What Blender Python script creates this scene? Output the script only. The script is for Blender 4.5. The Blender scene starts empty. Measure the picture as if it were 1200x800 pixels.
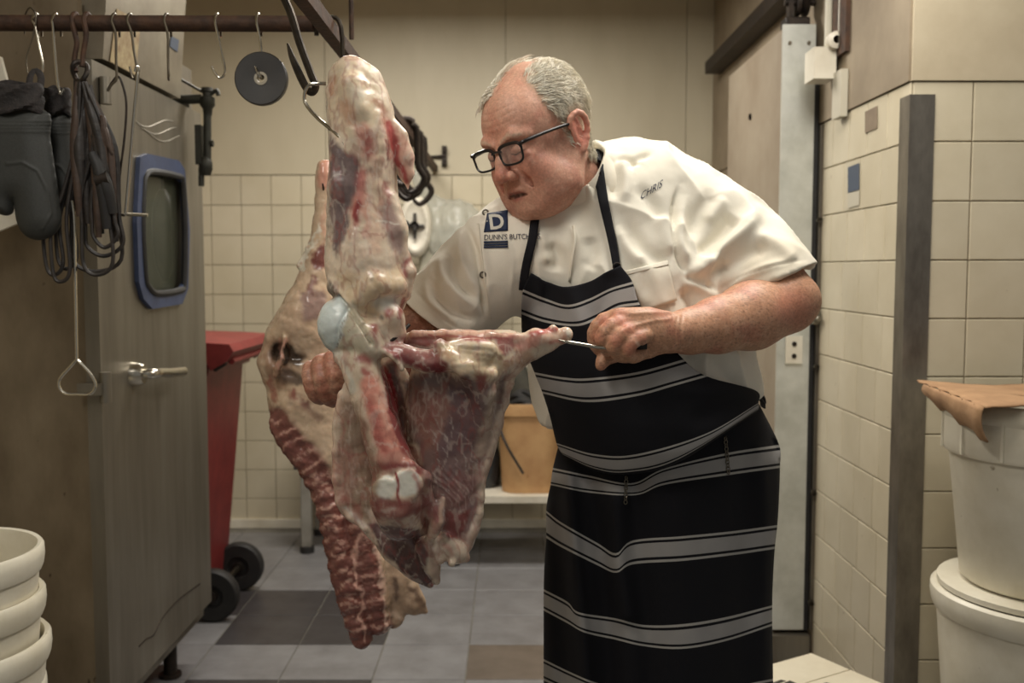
import bpy, bmesh, math, random
import numpy as np
from mathutils import Vector, Matrix
from mathutils.bvhtree import BVHTree

# ---------------------------------------------------------------- camera, world, lights, exposure
SC = bpy.context.scene
COL = SC.collection
FPX = 1167.0                      # focal length in pixels of the 1200x800 frame
CAM_H = 1.33
PITCH = math.atan(84 / FPX)
CP, SP = math.cos(PITCH), math.sin(PITCH)
cam_d = bpy.data.cameras.new('camera')
cam_d.sensor_width = 36.0
cam_d.lens = 36.0 * FPX / 1200.0
cam_d.clip_start = 0.05
cam_d.dof.use_dof = True
cam_d.dof.focus_distance = 1.57
cam_d.dof.aperture_fstop = 5.0
cam = bpy.data.objects.new('camera', cam_d)
COL.objects.link(cam)
cam.location = (0, 0, CAM_H)
cam.rotation_euler = (math.pi / 2 - PITCH, 0, 0)
SC.camera = cam

world = bpy.data.worlds.new('room_light')
SC.world = world
world.use_nodes = True
bg = world.node_tree.nodes['Background']
bg.inputs[0].default_value = (0.95, 0.93, 0.88, 1)
bg.inputs[1].default_value = 0.17

def area(name, loc, target, sx, sy, power, col=(1.0, 0.95, 0.87)):
    l = bpy.data.lights.new(name, 'AREA')
    l.shape = 'RECTANGLE'; l.size = sx; l.size_y = sy
    l.energy = power; l.color = col
    o = bpy.data.objects.new(name, l); COL.objects.link(o)
    o.location = loc
    o.rotation_euler = (Vector(target) - Vector(loc)).to_track_quat('-Z', 'Y').to_euler()
    return o
# ceiling fluorescent tubes; the last is added unseen near the camera as frontal fill (fixtures are modelled further down at the same places)
LAMPS = [((0.62, 1.95, 2.60), 0.55, 1.30, 27), ((-0.35, 3.75, 2.60), 1.30, 0.30, 40), ((-0.75, 0.55, 2.60), 0.40, 1.30, 19)]
for i, (p, sx, sy, e) in enumerate(LAMPS):
    area('tube_light', p, (p[0], p[1], 0), sx, sy, e)

SC.view_settings.view_transform = 'Standard'
SC.view_settings.look = 'None'
SC.view_settings.gamma = 1.0
SC.view_settings.use_curve_mapping = False
SC.view_settings.exposure = 0.2
# ---------------------------------------------------------------- helpers
def ray(px, py):
    return np.array([(px - 600) / FPX, CP + (400 - py) / FPX * SP, -SP + (400 - py) / FPX * CP])
def P(px, py, Y):
    """world point at depth Y whose picture position would be (px, py)"""
    d = ray(px, py); t = Y / d[1]
    return np.array([d[0] * t, Y, CAM_H + d[2] * t])
def GZ(px, py, z=0.0):
    d = ray(px, py); t = (z - CAM_H) / d[2]
    return np.array([d[0] * t, d[1] * t, z])
def M(n, Y):
    return n * Y / FPX
def to_px(V):
    V = np.asarray(V); x = V[..., 0]; y = V[..., 1]; z = V[..., 2] - CAM_H
    d = y * CP - z * SP; u = y * SP + z * CP
    return 600 + FPX * x / d, 400 - FPX * u / d
def lin(c):
    c = np.asarray(c, dtype=float) / 255.0
    return np.where(c <= 0.04045, c / 12.92, ((c + 0.055) / 1.055) ** 2.4)
def lin4(c):
    l = lin(c); return (float(l[0]), float(l[1]), float(l[2]), 1.0)

# ---- objects
def link(o, parent=None):
    COL.objects.link(o)
    if parent is not None: o.parent = parent
    return o
def tag(o, label=None, cat=None, group=None, kind=None):
    if label: o['label'] = label
    if cat: o['category'] = cat
    if group: o['group'] = group
    if kind: o['kind'] = kind
    return o
def empty(name, label, cat, group=None, loc=(0, 0, 0)):
    o = bpy.data.objects.new(name, None); link(o); o.location = loc
    o.empty_display_size = 0.05
    return tag(o, label, cat, group)
def mesh_np(name, V, F, mat=None, smooth=True, col=None, uv=None):
    me = bpy.data.meshes.new(name)
    V = np.asarray(V, dtype=np.float32); n = len(V)
    F = np.asarray(F, dtype=np.int32); k = F.shape[1]
    me.vertices.add(n); me.vertices.foreach_set('co', V.ravel())
    me.loops.add(F.size); me.loops.foreach_set('vertex_index', F.ravel())
    me.polygons.add(len(F))
    me.polygons.foreach_set('loop_start', np.arange(0, F.size, k, dtype=np.int32))
    me.polygons.foreach_set('use_smooth', np.full(len(F), smooth, dtype=bool))
    me.update(calc_edges=True)
    if col is not None:
        a = me.color_attributes.new('Col', 'FLOAT_COLOR', 'POINT')
        c4 = np.ones((n, 4), np.float32); c4[:, :3] = col
        a.data.foreach_set('color', c4.ravel())
    if uv is not None:
        a = me.attributes.new('UVV', 'FLOAT_VECTOR', 'POINT')
        u3 = np.zeros((n, 3), np.float32); u3[:, :uv.shape[1]] = uv
        a.data.foreach_set('vector', u3.ravel())
    if mat: me.materials.append(mat)
    me.validate()
    return me
def obj(name, me, parent=None):
    o = bpy.data.objects.new(name, me)
    return link(o, parent)
def bm_obj(name, bm, mat, parent=None, smooth=False, bevel=0.0, seg=2):
    if bevel > 0:
        bmesh.ops.bevel(bm, geom=[e for e in bm.edges if e.is_manifold and e.calc_face_angle(0) > 0.5], offset=bevel, segments=seg, affect='EDGES', profile=0.5)
    bmesh.ops.recalc_face_normals(bm, faces=bm.faces)
    me = bpy.data.meshes.new(name); bm.to_mesh(me); bm.free()
    if smooth:
        me.polygons.foreach_set('use_smooth', [True] * len(me.polygons))
        try: me.set_sharp_from_angle(angle=math.radians(40))
        except Exception: pass
    me.materials.append(mat)
    return obj(name, me, parent)
def bx(bm, lo, hi, rot=None, at=None):
    """box; if rot (Matrix 3x3) is given lo/hi are local about point at"""
    vs = []
    for x in (lo[0], hi[0]):
        for y in (lo[1], hi[1]):
            for z in (lo[2], hi[2]):
                v = Vector((x, y, z))
                if rot is not None: v = rot @ v
                if at is not None: v = v + Vector(at)
                vs.append(bm.verts.new(v))
    for f in ((0, 1, 3, 2), (4, 6, 7, 5), (0, 4, 5, 1), (2, 3, 7, 6), (0, 2, 6, 4), (1, 5, 7, 3)):
        bm.faces.new([vs[i] for i in f])
    return vs
def box_obj(name, lo, hi, mat, parent=None, bevel=0.0, smooth=False, rot=None, at=None):
    bm = bmesh.new(); bx(bm, lo, hi, rot, at)
    return bm_obj(name, bm, mat, parent, smooth, bevel)
def prism(bm, pts, d):
    """closed polygon pts (3D) extruded by vector d"""
    d = Vector(d)
    a = [bm.verts.new(Vector(p)) for p in pts]; b = [bm.verts.new(Vector(p) + d) for p in pts]
    n = len(pts)
    bm.faces.new(a); bm.faces.new(b[::-1])
    for i in range(n): bm.faces.new((a[i], b[i], b[(i + 1) % n], a[(i + 1) % n]))
def catmull(pts, sub):
    pts = np.asarray(pts, float)
    if sub <= 1 or len(pts) < 3: return pts
    p = np.vstack([2 * pts[0] - pts[1], pts, 2 * pts[-1] - pts[-2]])
    out = []
    for i in range(1, len(p) - 2):
        for t in np.arange(sub) / sub:
            a, b, c, d = p[i - 1], p[i], p[i + 1], p[i + 2]
            out.append(0.5 * (2 * b + (c - a) * t + (2 * a - 5 * b + 4 * c - d) * t * t + (3 * b - a - 3 * c + d) * t ** 3))
    out.append(pts[-1])
    return np.array(out)
def tube_vf(pts, r, n=8, sub=1, closed=False, flat=None):
    pts = np.asarray(pts, float)
    r = np.broadcast_to(np.asarray(r, float), (len(pts),)).astype(float)
    if sub > 1:
        q = catmull(np.c_[pts, r], sub) if not closed else catmull(np.c_[np.vstack([pts, pts[:1]]), np.r_[r, r[:1]]], sub)[:-1]
        pts, r = q[:, :3], q[:, 3]
    m = len(pts)
    T = np.zeros((m, 3))
    if closed: T = np.roll(pts, -1, 0) - np.roll(pts, 1, 0)
    else:
        T[1:-1] = pts[2:] - pts[:-2]; T[0] = pts[1] - pts[0]; T[-1] = pts[-1] - pts[-2]
    T /= np.linalg.norm(T, axis=1)[:, None] + 1e-12
    up = np.array([0, 1.0, 0]) if abs(T[0][1]) < 0.9 else np.array([1.0, 0, 0])
    V = []; nrm = up - T[0] * (up @ T[0]); nrm /= np.linalg.norm(nrm)
    ang = np.arange(n) / n * 2 * math.pi
    for i in range(m):
        nrm = nrm - T[i] * (nrm @ T[i]); nrm /= np.linalg.norm(nrm) + 1e-12
        bi = np.cross(T[i], nrm)
        a, b = (1, 1) if flat is None else flat
        V.append(pts[i] + r[i] * (np.cos(ang)[:, None] * nrm * a + np.sin(ang)[:, None] * bi * b))
    V = np.concatenate(V)
    F = []
    rng = range(m) if closed else range(m - 1)
    for i in rng:
        j = (i + 1) % m
        for k in range(n):
            l = (k + 1) % n
            F.append((i * n + k, i * n + l, j * n + l, j * n + k))
    if not closed:
        V = np.vstack([V, pts[0], pts[-1]]); a, b = len(V) - 2, len(V) - 1
        for k in range(n):
            l = (k + 1) % n
            F.append((a, l, k, k)); F.append((b, (m - 1) * n + k, (m - 1) * n + l, (m - 1) * n + l))
    return V, F
class MB:
    """collects pieces of one mesh"""
    def __init__(s): s.V = []; s.F = []; s.n = 0
    def add(s, V, F):
        s.V.append(np.asarray(V, float)); s.F += [tuple(i + s.n for i in f) for f in F]; s.n += len(V); return s
    def tube(s, pts, r, n=8, sub=1, closed=False, flat=None): return s.add(*tube_vf(pts, r, n, sub, closed, flat))
    def box(s, lo, hi, rot=None, at=(0, 0, 0)):
        c = np.array([(x, y, z) for x in (lo[0], hi[0]) for y in (lo[1], hi[1]) for z in (lo[2], hi[2])], float)
        if rot is not None: c = c @ np.array(rot).T
        return s.add(c + np.array(at), [(0, 1, 3, 2), (4, 6, 7, 5), (0, 4, 5, 1), (2, 3, 7, 6), (0, 2, 6, 4), (1, 5, 7, 3)])
    def lathe(s, prof, at=(0, 0, 0), n=32, rot=None):
        prof = np.asarray(prof, float); a = np.arange(n) / n * 2 * math.pi
        V = np.concatenate([np.stack([r * np.cos(a), r * np.sin(a), np.full(n, z)], 1) for r, z in prof])
        if rot is not None: V = V @ np.array(rot).T
        F = [(i * n + k, i * n + (k + 1) % n, (i + 1) * n + (k + 1) % n, (i + 1) * n + k) for i in range(len(prof) - 1) for k in range(n)]
        return s.add(V + np.array(at), F)
    def build(s, name, mat, parent=None, smooth=True, bevel=0):
        me = bpy.data.meshes.new(name)
        F = [f if len(set(f)) == len(f) else tuple(dict.fromkeys(f)) for f in s.F]
        me.from_pydata(np.concatenate(s.V).tolist(), [], F); me.update()
        bm = bmesh.new(); bm.from_mesh(me)
        bmesh.ops.remove_doubles(bm, verts=bm.verts, dist=1e-6)
        bmesh.ops.recalc_face_normals(bm, faces=bm.faces); bm.to_mesh(me); bm.free()
        if smooth:
            me.polygons.foreach_set('use_smooth', [True] * len(me.polygons))
            me.set_sharp_from_angle(angle=math.radians(42))
        me.materials.append(mat)
        o = obj(name, me, parent)
        if bevel:
            b = o.modifiers.new('bevel', 'BEVEL'); b.width = bevel; b.segments = 2; b.limit_method = 'ANGLE'
        return o

# ---- materials
def nodes(m):
    m.use_nodes = True; nt = m.node_tree
    return nt, nt.nodes['Principled BSDF']
def material(name, c, rough=0.5, metal=0.0, c2=None, scale=8.0, amt=1.0, bump=0.0, bscale=60.0, stretch=(1, 1, 1), rvar=0.0, spec=0.5, sss=0.0, spots=None, rand=0.0, detail=5.0):
    """colour c broken up towards c2 by noise, optional fine bump, dirt spots and per-object value jitter"""
    m = bpy.data.materials.new(name); nt, b = nodes(m); N = nt.nodes; L = nt.links
    b.inputs['Roughness'].default_value = rough; b.inputs['Metallic'].default_value = metal
    b.inputs['Specular IOR Level'].default_value = spec
    tc = N.new('ShaderNodeTexCoord'); mp = N.new('ShaderNodeMapping'); mp.inputs['Scale'].default_value = stretch
    geo = N.new('ShaderNodeNewGeometry')
    L.new(geo.outputs['Position'], mp.inputs['Vector'])
    last = None
    if c2 is not None:
        nz = N.new('ShaderNodeTexNoise'); nz.inputs['Scale'].default_value = scale; nz.inputs['Detail'].default_value = detail; nz.inputs['Roughness'].default_value = 0.62
        L.new(mp.outputs[0], nz.inputs['Vector'])
        cr = N.new('ShaderNodeMapRange'); cr.inputs[1].default_value = 0.35; cr.inputs[2].default_value = 0.68; cr.inputs[4].default_value = amt
        L.new(nz.outputs['Fac'], cr.inputs[0])
        mx = N.new('ShaderNodeMix'); mx.data_type = 'RGBA'
        mx.inputs[6].default_value = lin4(c); mx.inputs[7].default_value = lin4(c2)
        L.new(cr.outputs[0], mx.inputs[0]); last = mx.outputs[2]
        if rvar:
            rr = N.new('ShaderNodeMapRange'); rr.inputs[3].default_value = max(0.02, rough - rvar); rr.inputs[4].default_value = min(1, rough + rvar)
            L.new(nz.outputs['Fac'], rr.inputs[0]); L.new(rr.outputs[0], b.inputs['Roughness'])
    if spots:
        sc_, th_, cs_ = spots
        n2 = N.new('ShaderNodeTexNoise'); n2.inputs['Scale'].default_value = sc_; n2.inputs['Detail'].default_value = 4
        L.new(mp.outputs[0], n2.inputs['Vector'])
        c2r = N.new('ShaderNodeMapRange'); c2r.inputs[1].default_value = th_; c2r.inputs[2].default_value = th_ + 0.05
        L.new(n2.outputs['Fac'], c2r.inputs[0])
        m2 = N.new('ShaderNodeMix'); m2.data_type = 'RGBA'; m2.inputs[7].default_value = lin4(cs_)
        if last: L.new(last, m2.inputs[6])
        else: m2.inputs[6].default_value = lin4(c)
        L.new(c2r.outputs[0], m2.inputs[0]); last = m2.outputs[2]
    if rand:
        oi = N.new('ShaderNodeObjectInfo'); mr = N.new('ShaderNodeMapRange'); mr.inputs[3].default_value = 1 - rand; mr.inputs[4].default_value = 1 + rand * 0.6
        L.new(oi.outputs['Random'], mr.inputs[0])
        m3 = N.new('ShaderNodeMix'); m3.data_type = 'RGBA'; m3.blend_type = 'MULTIPLY'; m3.inputs[0].default_value = 1
        if last: L.new(last, m3.inputs[6])
        else: m3.inputs[6].default_value = lin4(c)
        L.new(mr.outputs[0], m3.inputs[7]); last = m3.outputs[2]
    if last: L.new(last, b.inputs['Base Color'])
    else: b.inputs['Base Color'].default_value = lin4(c)
    if bump:
        nb = N.new('ShaderNodeTexNoise'); nb.inputs['Scale'].default_value = bscale; nb.inputs['Detail'].default_value = 4
        L.new(mp.outputs[0], nb.inputs['Vector'])
        bp = N.new('ShaderNodeBump'); bp.inputs['Strength'].default_value = bump; bp.inputs['Distance'].default_value = 0.01
        L.new(nb.outputs['Fac'], bp.inputs['Height']); L.new(bp.outputs[0], b.inputs['Normal'])
    if sss:
        b.inputs['Subsurface Weight'].default_value = sss; b.inputs['Subsurface Radius'].default_value = (1, 0.35, 0.2); b.inputs['Subsurface Scale'].default_value = 0.008
    return m
def vcol_material(name, rough=0.5, spec=0.5, sss=0.0, nscale=180.0, namt=0.25, bump=0.15, bscale=250.0, coat=0.0, wet=None):
    """painted vertex colours times fine procedural mottling"""
    m = bpy.data.materials.new(name); nt, b = nodes(m); N = nt.nodes; L = nt.links
    b.inputs['Roughness'].default_value = rough; b.inputs['Specular IOR Level'].default_value = spec
    at = N.new('ShaderNodeVertexColor'); at.layer_name = 'Col'
    geo = N.new('ShaderNodeNewGeometry')
    nz = N.new('ShaderNodeTexNoise'); nz.inputs['Scale'].default_value = nscale; nz.inputs['Detail'].default_value = 4
    L.new(geo.outputs['Position'], nz.inputs['Vector'])
    mr = N.new('ShaderNodeMapRange'); mr.inputs[1].default_value = 0.3; mr.inputs[2].default_value = 0.7; mr.inputs[3].default_value = 1 - namt; mr.inputs[4].default_value = 1 + namt * 0.7
    L.new(nz.outputs['Fac'], mr.inputs[0])
    mx = N.new('ShaderNodeMix'); mx.data_type = 'RGBA'; mx.blend_type = 'MULTIPLY'; mx.inputs[0].default_value = 1
    L.new(at.outputs['Color'], mx.inputs[6]); L.new(mr.outputs[0], mx.inputs[7]); L.new(mx.outputs[2], b.inputs['Base Color'])
    if bump:
        nb = N.new('ShaderNodeTexNoise'); nb.inputs['Scale'].default_value = bscale; nb.inputs['Detail'].default_value = 5
        L.new(geo.outputs['Position'], nb.inputs['Vector'])
        bp = N.new('ShaderNodeBump'); bp.inputs['Strength'].default_value = bump; bp.inputs['Distance'].default_value = 0.004
        L.new(nb.outputs['Fac'], bp.inputs['Height']); L.new(bp.outputs[0], b.inputs['Normal'])
    if wet:
        nw = N.new('ShaderNodeTexNoise'); nw.inputs['Scale'].default_value = 28; nw.inputs['Detail'].default_value = 3
        L.new(geo.outputs['Position'], nw.inputs['Vector'])
        w = N.new('ShaderNodeMapRange'); w.inputs[1].default_value = .4; w.inputs[2].default_value = .62; w.inputs[3].default_value = wet[0]; w.inputs[4].default_value = wet[1]
        L.new(nw.outputs['Fac'], w.inputs[0]); L.new(w.outputs[0], b.inputs['Roughness'])
    if sss:
        b.inputs['Subsurface Weight'].default_value = sss; b.inputs['Subsurface Radius'].default_value = (1, 0.35, 0.2); b.inputs['Subsurface Scale'].default_value = 0.006
    if coat:
        b.inputs['Coat Weight'].default_value = coat; b.inputs['Coat Roughness'].default_value = 0.25
    return m
def glass_material(name, tint=(0.9, 0.92, 0.9), alpha=0.15, rough=0.05):
    m = bpy.data.materials.new(name); nt, b = nodes(m)
    b.inputs['Base Color'].default_value = (*tint, 1); b.inputs['Roughness'].default_value = rough
    b.inputs['Alpha'].default_value = alpha
    return m

# ---- numpy value noise
_rs = np.random.RandomState(7)
_LAT = _rs.rand(32, 32, 32).astype(np.float32)
def vnoise(V, s):
    q = np.asarray(V, np.float32) * s + 100.0
    i = np.floor(q).astype(int); t = q - i; t = t * t * (3 - 2 * t)
    out = 0
    for dx in (0, 1):
        for dy in (0, 1):
            for dz in (0, 1):
                w = (t[:, 0] if dx else 1 - t[:, 0]) * (t[:, 1] if dy else 1 - t[:, 1]) * (t[:, 2] if dz else 1 - t[:, 2])
                out = out + w * _LAT[(i[:, 0] + dx) % 32, (i[:, 1] + dy) % 32, (i[:, 2] + dz) % 32]
    return out
def fbm(V, s, o=3):
    r = 0; a = 0.5; t = 0
    for k in range(o):
        r = r + a * vnoise(V + k * 1.7, s * 2 ** k); t += a; a *= 0.5
    return r / t
def sstep(a, b, x):
    t = np.clip((x - a) / (b - a), 0, 1); return t * t * (3 - 2 * t)

# ---- signed-distance volumes, meshed with surface nets
def smin(a, b, k):
    h = np.maximum(k - np.abs(a - b), 0) / k
    return np.minimum(a, b) - h * h * k * 0.25
class Vol:
    def __init__(s, lo, hi, h):
        s.lo = np.array(lo, float); s.h = h
        s.n = np.ceil((np.array(hi) - s.lo) / h).astype(int) + 1
        s.d = np.full(s.n, 0.06, np.float32)
    def box(s, lo, hi):
        a = np.clip(np.floor((np.asarray(lo) - s.lo) / s.h).astype(int), 0, s.n)
        b = np.clip(np.ceil((np.asarray(hi) - s.lo) / s.h).astype(int) + 1, 0, s.n)
        if np.any(b <= a): return None
        sl = tuple(slice(i, j) for i, j in zip(a, b))
        g = [(s.lo[k] + s.h * np.arange(a[k], b[k])).astype(np.float32) for k in range(3)]
        return sl, g[0][:, None, None], g[1][None, :, None], g[2][None, None, :]
    def op(s, lo, hi, fn, k, mode):
        m = 0.03 + k
        q = s.box(np.asarray(lo) - m, np.asarray(hi) + m)
        if q is None: return s
        sl, X, Y, Z = q
        e = fn(X, Y, Z).astype(np.float32)
        c = s.d[sl]
        if mode == 'add': s.d[sl] = smin(c, e, k) if k > 0 else np.minimum(c, e)
        elif mode == 'sub': s.d[sl] = -smin(-c, e, k) if k > 0 else np.maximum(c, -e)
        elif mode == 'int': s.d[sl] = -smin(-c, -e, k) if k > 0 else np.maximum(c, e)
        return s
    def ell(s, c, r, R=None, k=0.01, mode='add'):
        c = np.asarray(c, float); r = np.asarray(r, float) * np.ones(3); R = np.eye(3) if R is None else np.asarray(R)
        ext = np.sqrt(((R * r) ** 2).sum(1))
        def fn(X, Y, Z):
            X = X - c[0]; Y = Y - c[1]; Z = Z - c[2]
            a = [(X * R[0, i] + Y * R[1, i] + Z * R[2, i]) for i in range(3)]
            k0 = np.sqrt(sum((a[i] / r[i]) ** 2 for i in range(3))); k1 = np.sqrt(sum((a[i] / r[i] ** 2) ** 2 for i in range(3))) + 1e-9
            return k0 * (k0 - 1) / k1
        return s.op(c - ext, c + ext, fn, k, mode)
    def cone(s, a, b, ra, rb, k=0.01, mode='add', flat=None):
        """round cone; flat=(dir, factor) squashes it along dir"""
        a = np.asarray(a, float); b = np.asarray(b, float)
        lo = np.minimum(a - ra, b - rb); hi = np.maximum(a + ra, b + rb)
        ba = b - a; l2 = max(float(ba @ ba), 1e-9)
        if flat is not None:
            fd = np.asarray(flat[0], float); fd = fd / np.linalg.norm(fd); ff = flat[1]
        def fn(X, Y, Z):
            X = X - a[0]; Y = Y - a[1]; Z = Z - a[2]
            t = np.clip((X * ba[0] + Y * ba[1] + Z * ba[2]) / l2, 0, 1)
            X = X - t * ba[0]; Y = Y - t * ba[1]; Z = Z - t * ba[2]
            if flat is not None:
                q = (X * fd[0] + Y * fd[1] + Z * fd[2]) * (1 / ff - 1)
                X = X + q * fd[0]; Y = Y + q * fd[1]; Z = Z + q * fd[2]
                return (np.sqrt(X * X + Y * Y + Z * Z) - (ra + (rb - ra) * t)) * (0.5 + 0.5 * ff)
            return np.sqrt(X * X + Y * Y + Z * Z) - (ra + (rb - ra) * t)
        return s.op(lo, hi, fn, k, mode)
    def chain(s, pts, rs, k=0.01, mode='add', flat=None, sub=1):
        pts = np.asarray(pts, float); rs = np.broadcast_to(np.asarray(rs, float), (len(pts),))
        if sub > 1:
            q = catmull(np.c_[pts, rs], sub); pts, rs = q[:, :3], q[:, 3]
        for i in range(len(pts) - 1): s.cone(pts[i], pts[i + 1], rs[i], rs[i + 1], k, mode, flat)
        return s
    def cut(s, p, n, lo, hi, k=0.0, keep=False):
        """remove the half space on the side n points to"""
        n = np.asarray(n, float); n = n / np.linalg.norm(n)
        def fn(X, Y, Z): return -((X - p[0]) * n[0] + (Y - p[1]) * n[1] + (Z - p[2]) * n[2])
        return s.op(lo, hi, fn, k, 'sub')
    def mesh(s):
        d = s.d
        # close the volume at its border
        d[0] = np.maximum(d[0], 1e-4); d[-1] = np.maximum(d[-1], 1e-4); d[:, 0] = np.maximum(d[:, 0], 1e-4); d[:, -1] = np.maximum(d[:, -1], 1e-4); d[:, :, 0] = np.maximum(d[:, :, 0], 1e-4); d[:, :, -1] = np.maximum(d[:, :, -1], 1e-4)
        sg = d < 0
        cn = np.zeros(tuple(np.array(d.shape) - 1), np.uint8)
        for i in (0, 1):
            for j in (0, 1):
                for k in (0, 1):
                    cn += sg[i:d.shape[0] - 1 + i, j:d.shape[1] - 1 + j, k:d.shape[2] - 1 + k]
        act = np.argwhere((cn > 0) & (cn < 8))
        idx = np.full(cn.shape, -1, np.int32); idx[act[:, 0], act[:, 1], act[:, 2]] = np.arange(len(act))
        off = np.array([(i, j, k) for i in (0, 1) for j in (0, 1) for k in (0, 1)])
        cv = np.stack([d[act[:, 0] + o[0], act[:, 1] + o[1], act[:, 2] + o[2]] for o in off], 1)
        acc = np.zeros((len(act), 3)); cnt = np.zeros(len(act))
        for a in range(8):
            for b in range(a + 1, 8):
                if np.abs(off[a] - off[b]).sum() != 1: continue
                va, vb = cv[:, a], cv[:, b]; m = (va < 0) != (vb < 0)
                t = np.where(m, va / np.where(m, va - vb, 1), 0)
                acc += np.where(m[:, None], off[a] + t[:, None] * (off[b] - off[a]), 0); cnt += m
        V = s.lo + s.h * (act + acc / cnt[:, None])
        F = []
        for ax in range(3):
            o1, o2 = [(1, 2), (2, 0), (0, 1)][ax]
            A = [slice(None)] * 3; B = [slice(None)] * 3
            A[ax] = slice(0, -1); B[ax] = slice(1, None)
            ch = sg[tuple(A)] != sg[tuple(B)]
            e = np.argwhere(ch); e = e[(e[:, o1] > 0) & (e[:, o2] > 0) & (e[:, o1] < d.shape[o1] - 1) & (e[:, o2] < d.shape[o2] - 1)]
            ins = sg[e[:, 0], e[:, 1], e[:, 2]]
            def gi(a, b):
                q = e.copy(); q[:, o1] -= a; q[:, o2] -= b
                return idx[q[:, 0], q[:, 1], q[:, 2]]
            q = np.stack([gi(1, 1), gi(0, 1), gi(0, 0), gi(1, 0)], 1)
            q[~ins] = q[~ins][:, ::-1]
            F.append(q)
        return V, np.concatenate(F)
def vnormals(V, F):
    n = np.cross(V[F[:, 2]] - V[F[:, 0]], V[F[:, 3]] - V[F[:, 1]])
    N = np.zeros_like(V)
    for k in range(4):
        for c in range(3): N[:, c] += np.bincount(F[:, k], n[:, c], len(V))
    return N / (np.linalg.norm(N, axis=1)[:, None] + 1e-12)
def smooth_mesh(V, F, it=1, lam=0.5):
    for _ in range(it):
        A = np.zeros_like(V); c = np.zeros(len(V))
        for k in range(4):
            a, b = F[:, k], F[:, (k + 1) % 4]
            for j in range(3): A[:, j] += np.bincount(a, V[b, j], len(V)) + np.bincount(b, V[a, j], len(V))
            c += np.bincount(a, minlength=len(V)) + np.bincount(b, minlength=len(V))
        V = V + lam * (A / c[:, None] - V)
    return V
def seg_dist(x, y, pts):
    """distance and radius-parameter to a polyline given as (px, py, r)"""
    best = np.full(x.shape, 1e9)
    pts = np.asarray(pts, float)
    if len(pts) == 1: return np.hypot(x - pts[0, 0], y - pts[0, 1]) - pts[0, 2]
    for a, b in zip(pts[:-1], pts[1:]):
        ux, uy = b[0] - a[0], b[1] - a[1]; l2 = ux * ux + uy * uy + 1e-9
        t = np.clip(((x - a[0]) * ux + (y - a[1]) * uy) / l2, 0, 1)
        best = np.minimum(best, np.hypot(x - a[0] - t * ux, y - a[1] - t * uy) - (a[2] + t * (b[2] - a[2])))
    return best
def poly_dist(x, y, pts):
    """signed distance to a polygon, negative inside"""
    pts = np.asarray(pts, float); d = np.full(x.shape, 1e9); ins = np.zeros(x.shape, bool)
    for a, b in zip(pts, np.roll(pts, -1, 0)):
        ux, uy = b[0] - a[0], b[1] - a[1]; l2 = ux * ux + uy * uy + 1e-9
        t = np.clip(((x - a[0]) * ux + (y - a[1]) * uy) / l2, 0, 1)
        d = np.minimum(d, np.hypot(x - a[0] - t * ux, y - a[1] - t * uy))
        c = ((a[1] > y) != (b[1] > y)) & (x < (b[0] - a[0]) * (y - a[1]) / (b[1] - a[1] + 1e-12) + a[0])
        ins ^= c
    return np.where(ins, -d, d)
def paint(C, d, col, soft, alpha=1.0):
    w = alpha * (1 - sstep(-soft, soft, d))
    C[:] = C * (1 - w[:, None]) + lin(col)[None, :] * w[:, None]
# ---------------------------------------------------------------- materials of the place
m_tile = material('cream_tile', (204, 194, 170), 0.28, c2=(190, 179, 153), scale=5, amt=0.8, bump=0.03, bscale=14, rand=0.07, spots=(46, 0.735, (120, 98, 70)))
m_tile_b = material('cream_tile_back', (204, 194, 170), 0.3, c2=(192, 181, 154), scale=3, amt=0.8, bump=0.03, bscale=14, rand=0.05)
m_grout = material('grout', (148, 136, 114), 0.9, c2=(100, 88, 70), scale=20)
m_panel = material('wall_panel', (196, 186, 161), 0.5, c2=(180, 169, 143), scale=2.2, amt=0.9, stretch=(1, 1, 0.35), bump=0.02, bscale=8)
m_plaster = material('plaster', (196, 184, 158), 0.7, c2=(178, 164, 138), scale=3.5, bump=0.08, bscale=25)
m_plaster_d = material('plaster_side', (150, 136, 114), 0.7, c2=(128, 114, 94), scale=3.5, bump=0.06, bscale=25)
m_floor_l = material('floor_tile_grey', (130, 129, 130), 0.42, c2=(110, 108, 108), scale=7, rvar=0.1, rand=0.06, bump=0.04, bscale=40)
m_floor_d = material('floor_tile_dark', (66, 63, 64), 0.42, c2=(54, 50, 50), scale=7, rvar=0.1, rand=0.1, bump=0.04, bscale=40)
m_floor_b = material('floor_tile_brown', (108, 98, 88), 0.42, c2=(94, 84, 74), scale=7, rvar=0.1)
m_fgrout = material('floor_grout', (126, 122, 112), 0.85, c2=(96, 92, 84), scale=9)
m_white = material('white_enamel', (226, 220, 204), 0.4, c2=(205, 197, 178), scale=6)
m_steel = material('brushed_steel', (138, 132, 119), 0.42, 0.7, c2=(114, 107, 95), scale=10, stretch=(1, 1, 0.12), rvar=0.12, bump=0.02, bscale=80)
m_steel_p = material('stained_steel', (146, 132, 110), 0.46, 0.55, c2=(108, 94, 74), scale=4.5, stretch=(1, 1, 0.5), rvar=0.12, spots=(30, 0.70, (70, 58, 44)))
m_galv = material('galvanised_steel', (222, 224, 218), 0.36, 0.5, c2=(196, 198, 190), scale=9, rvar=0.08)
m_guard = material('corner_steel', (142, 136, 126), 0.36, 0.75, c2=(104, 98, 90), scale=13, stretch=(1, 1, 0.4), rvar=0.12)
m_chrome = material('bright_wire', (200, 194, 180), 0.22, 1.0)
m_wire = material('dull_wire', (120, 112, 98), 0.4, 1.0)
m_dark = material('black_iron', (42, 38, 35), 0.5, 0.6, c2=(62, 52, 44), scale=30)
m_rust = material('rusty_iron', (58, 44, 36), 0.7, 0.4, c2=(86, 61, 45), scale=28, bump=0.25, bscale=90)
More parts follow.
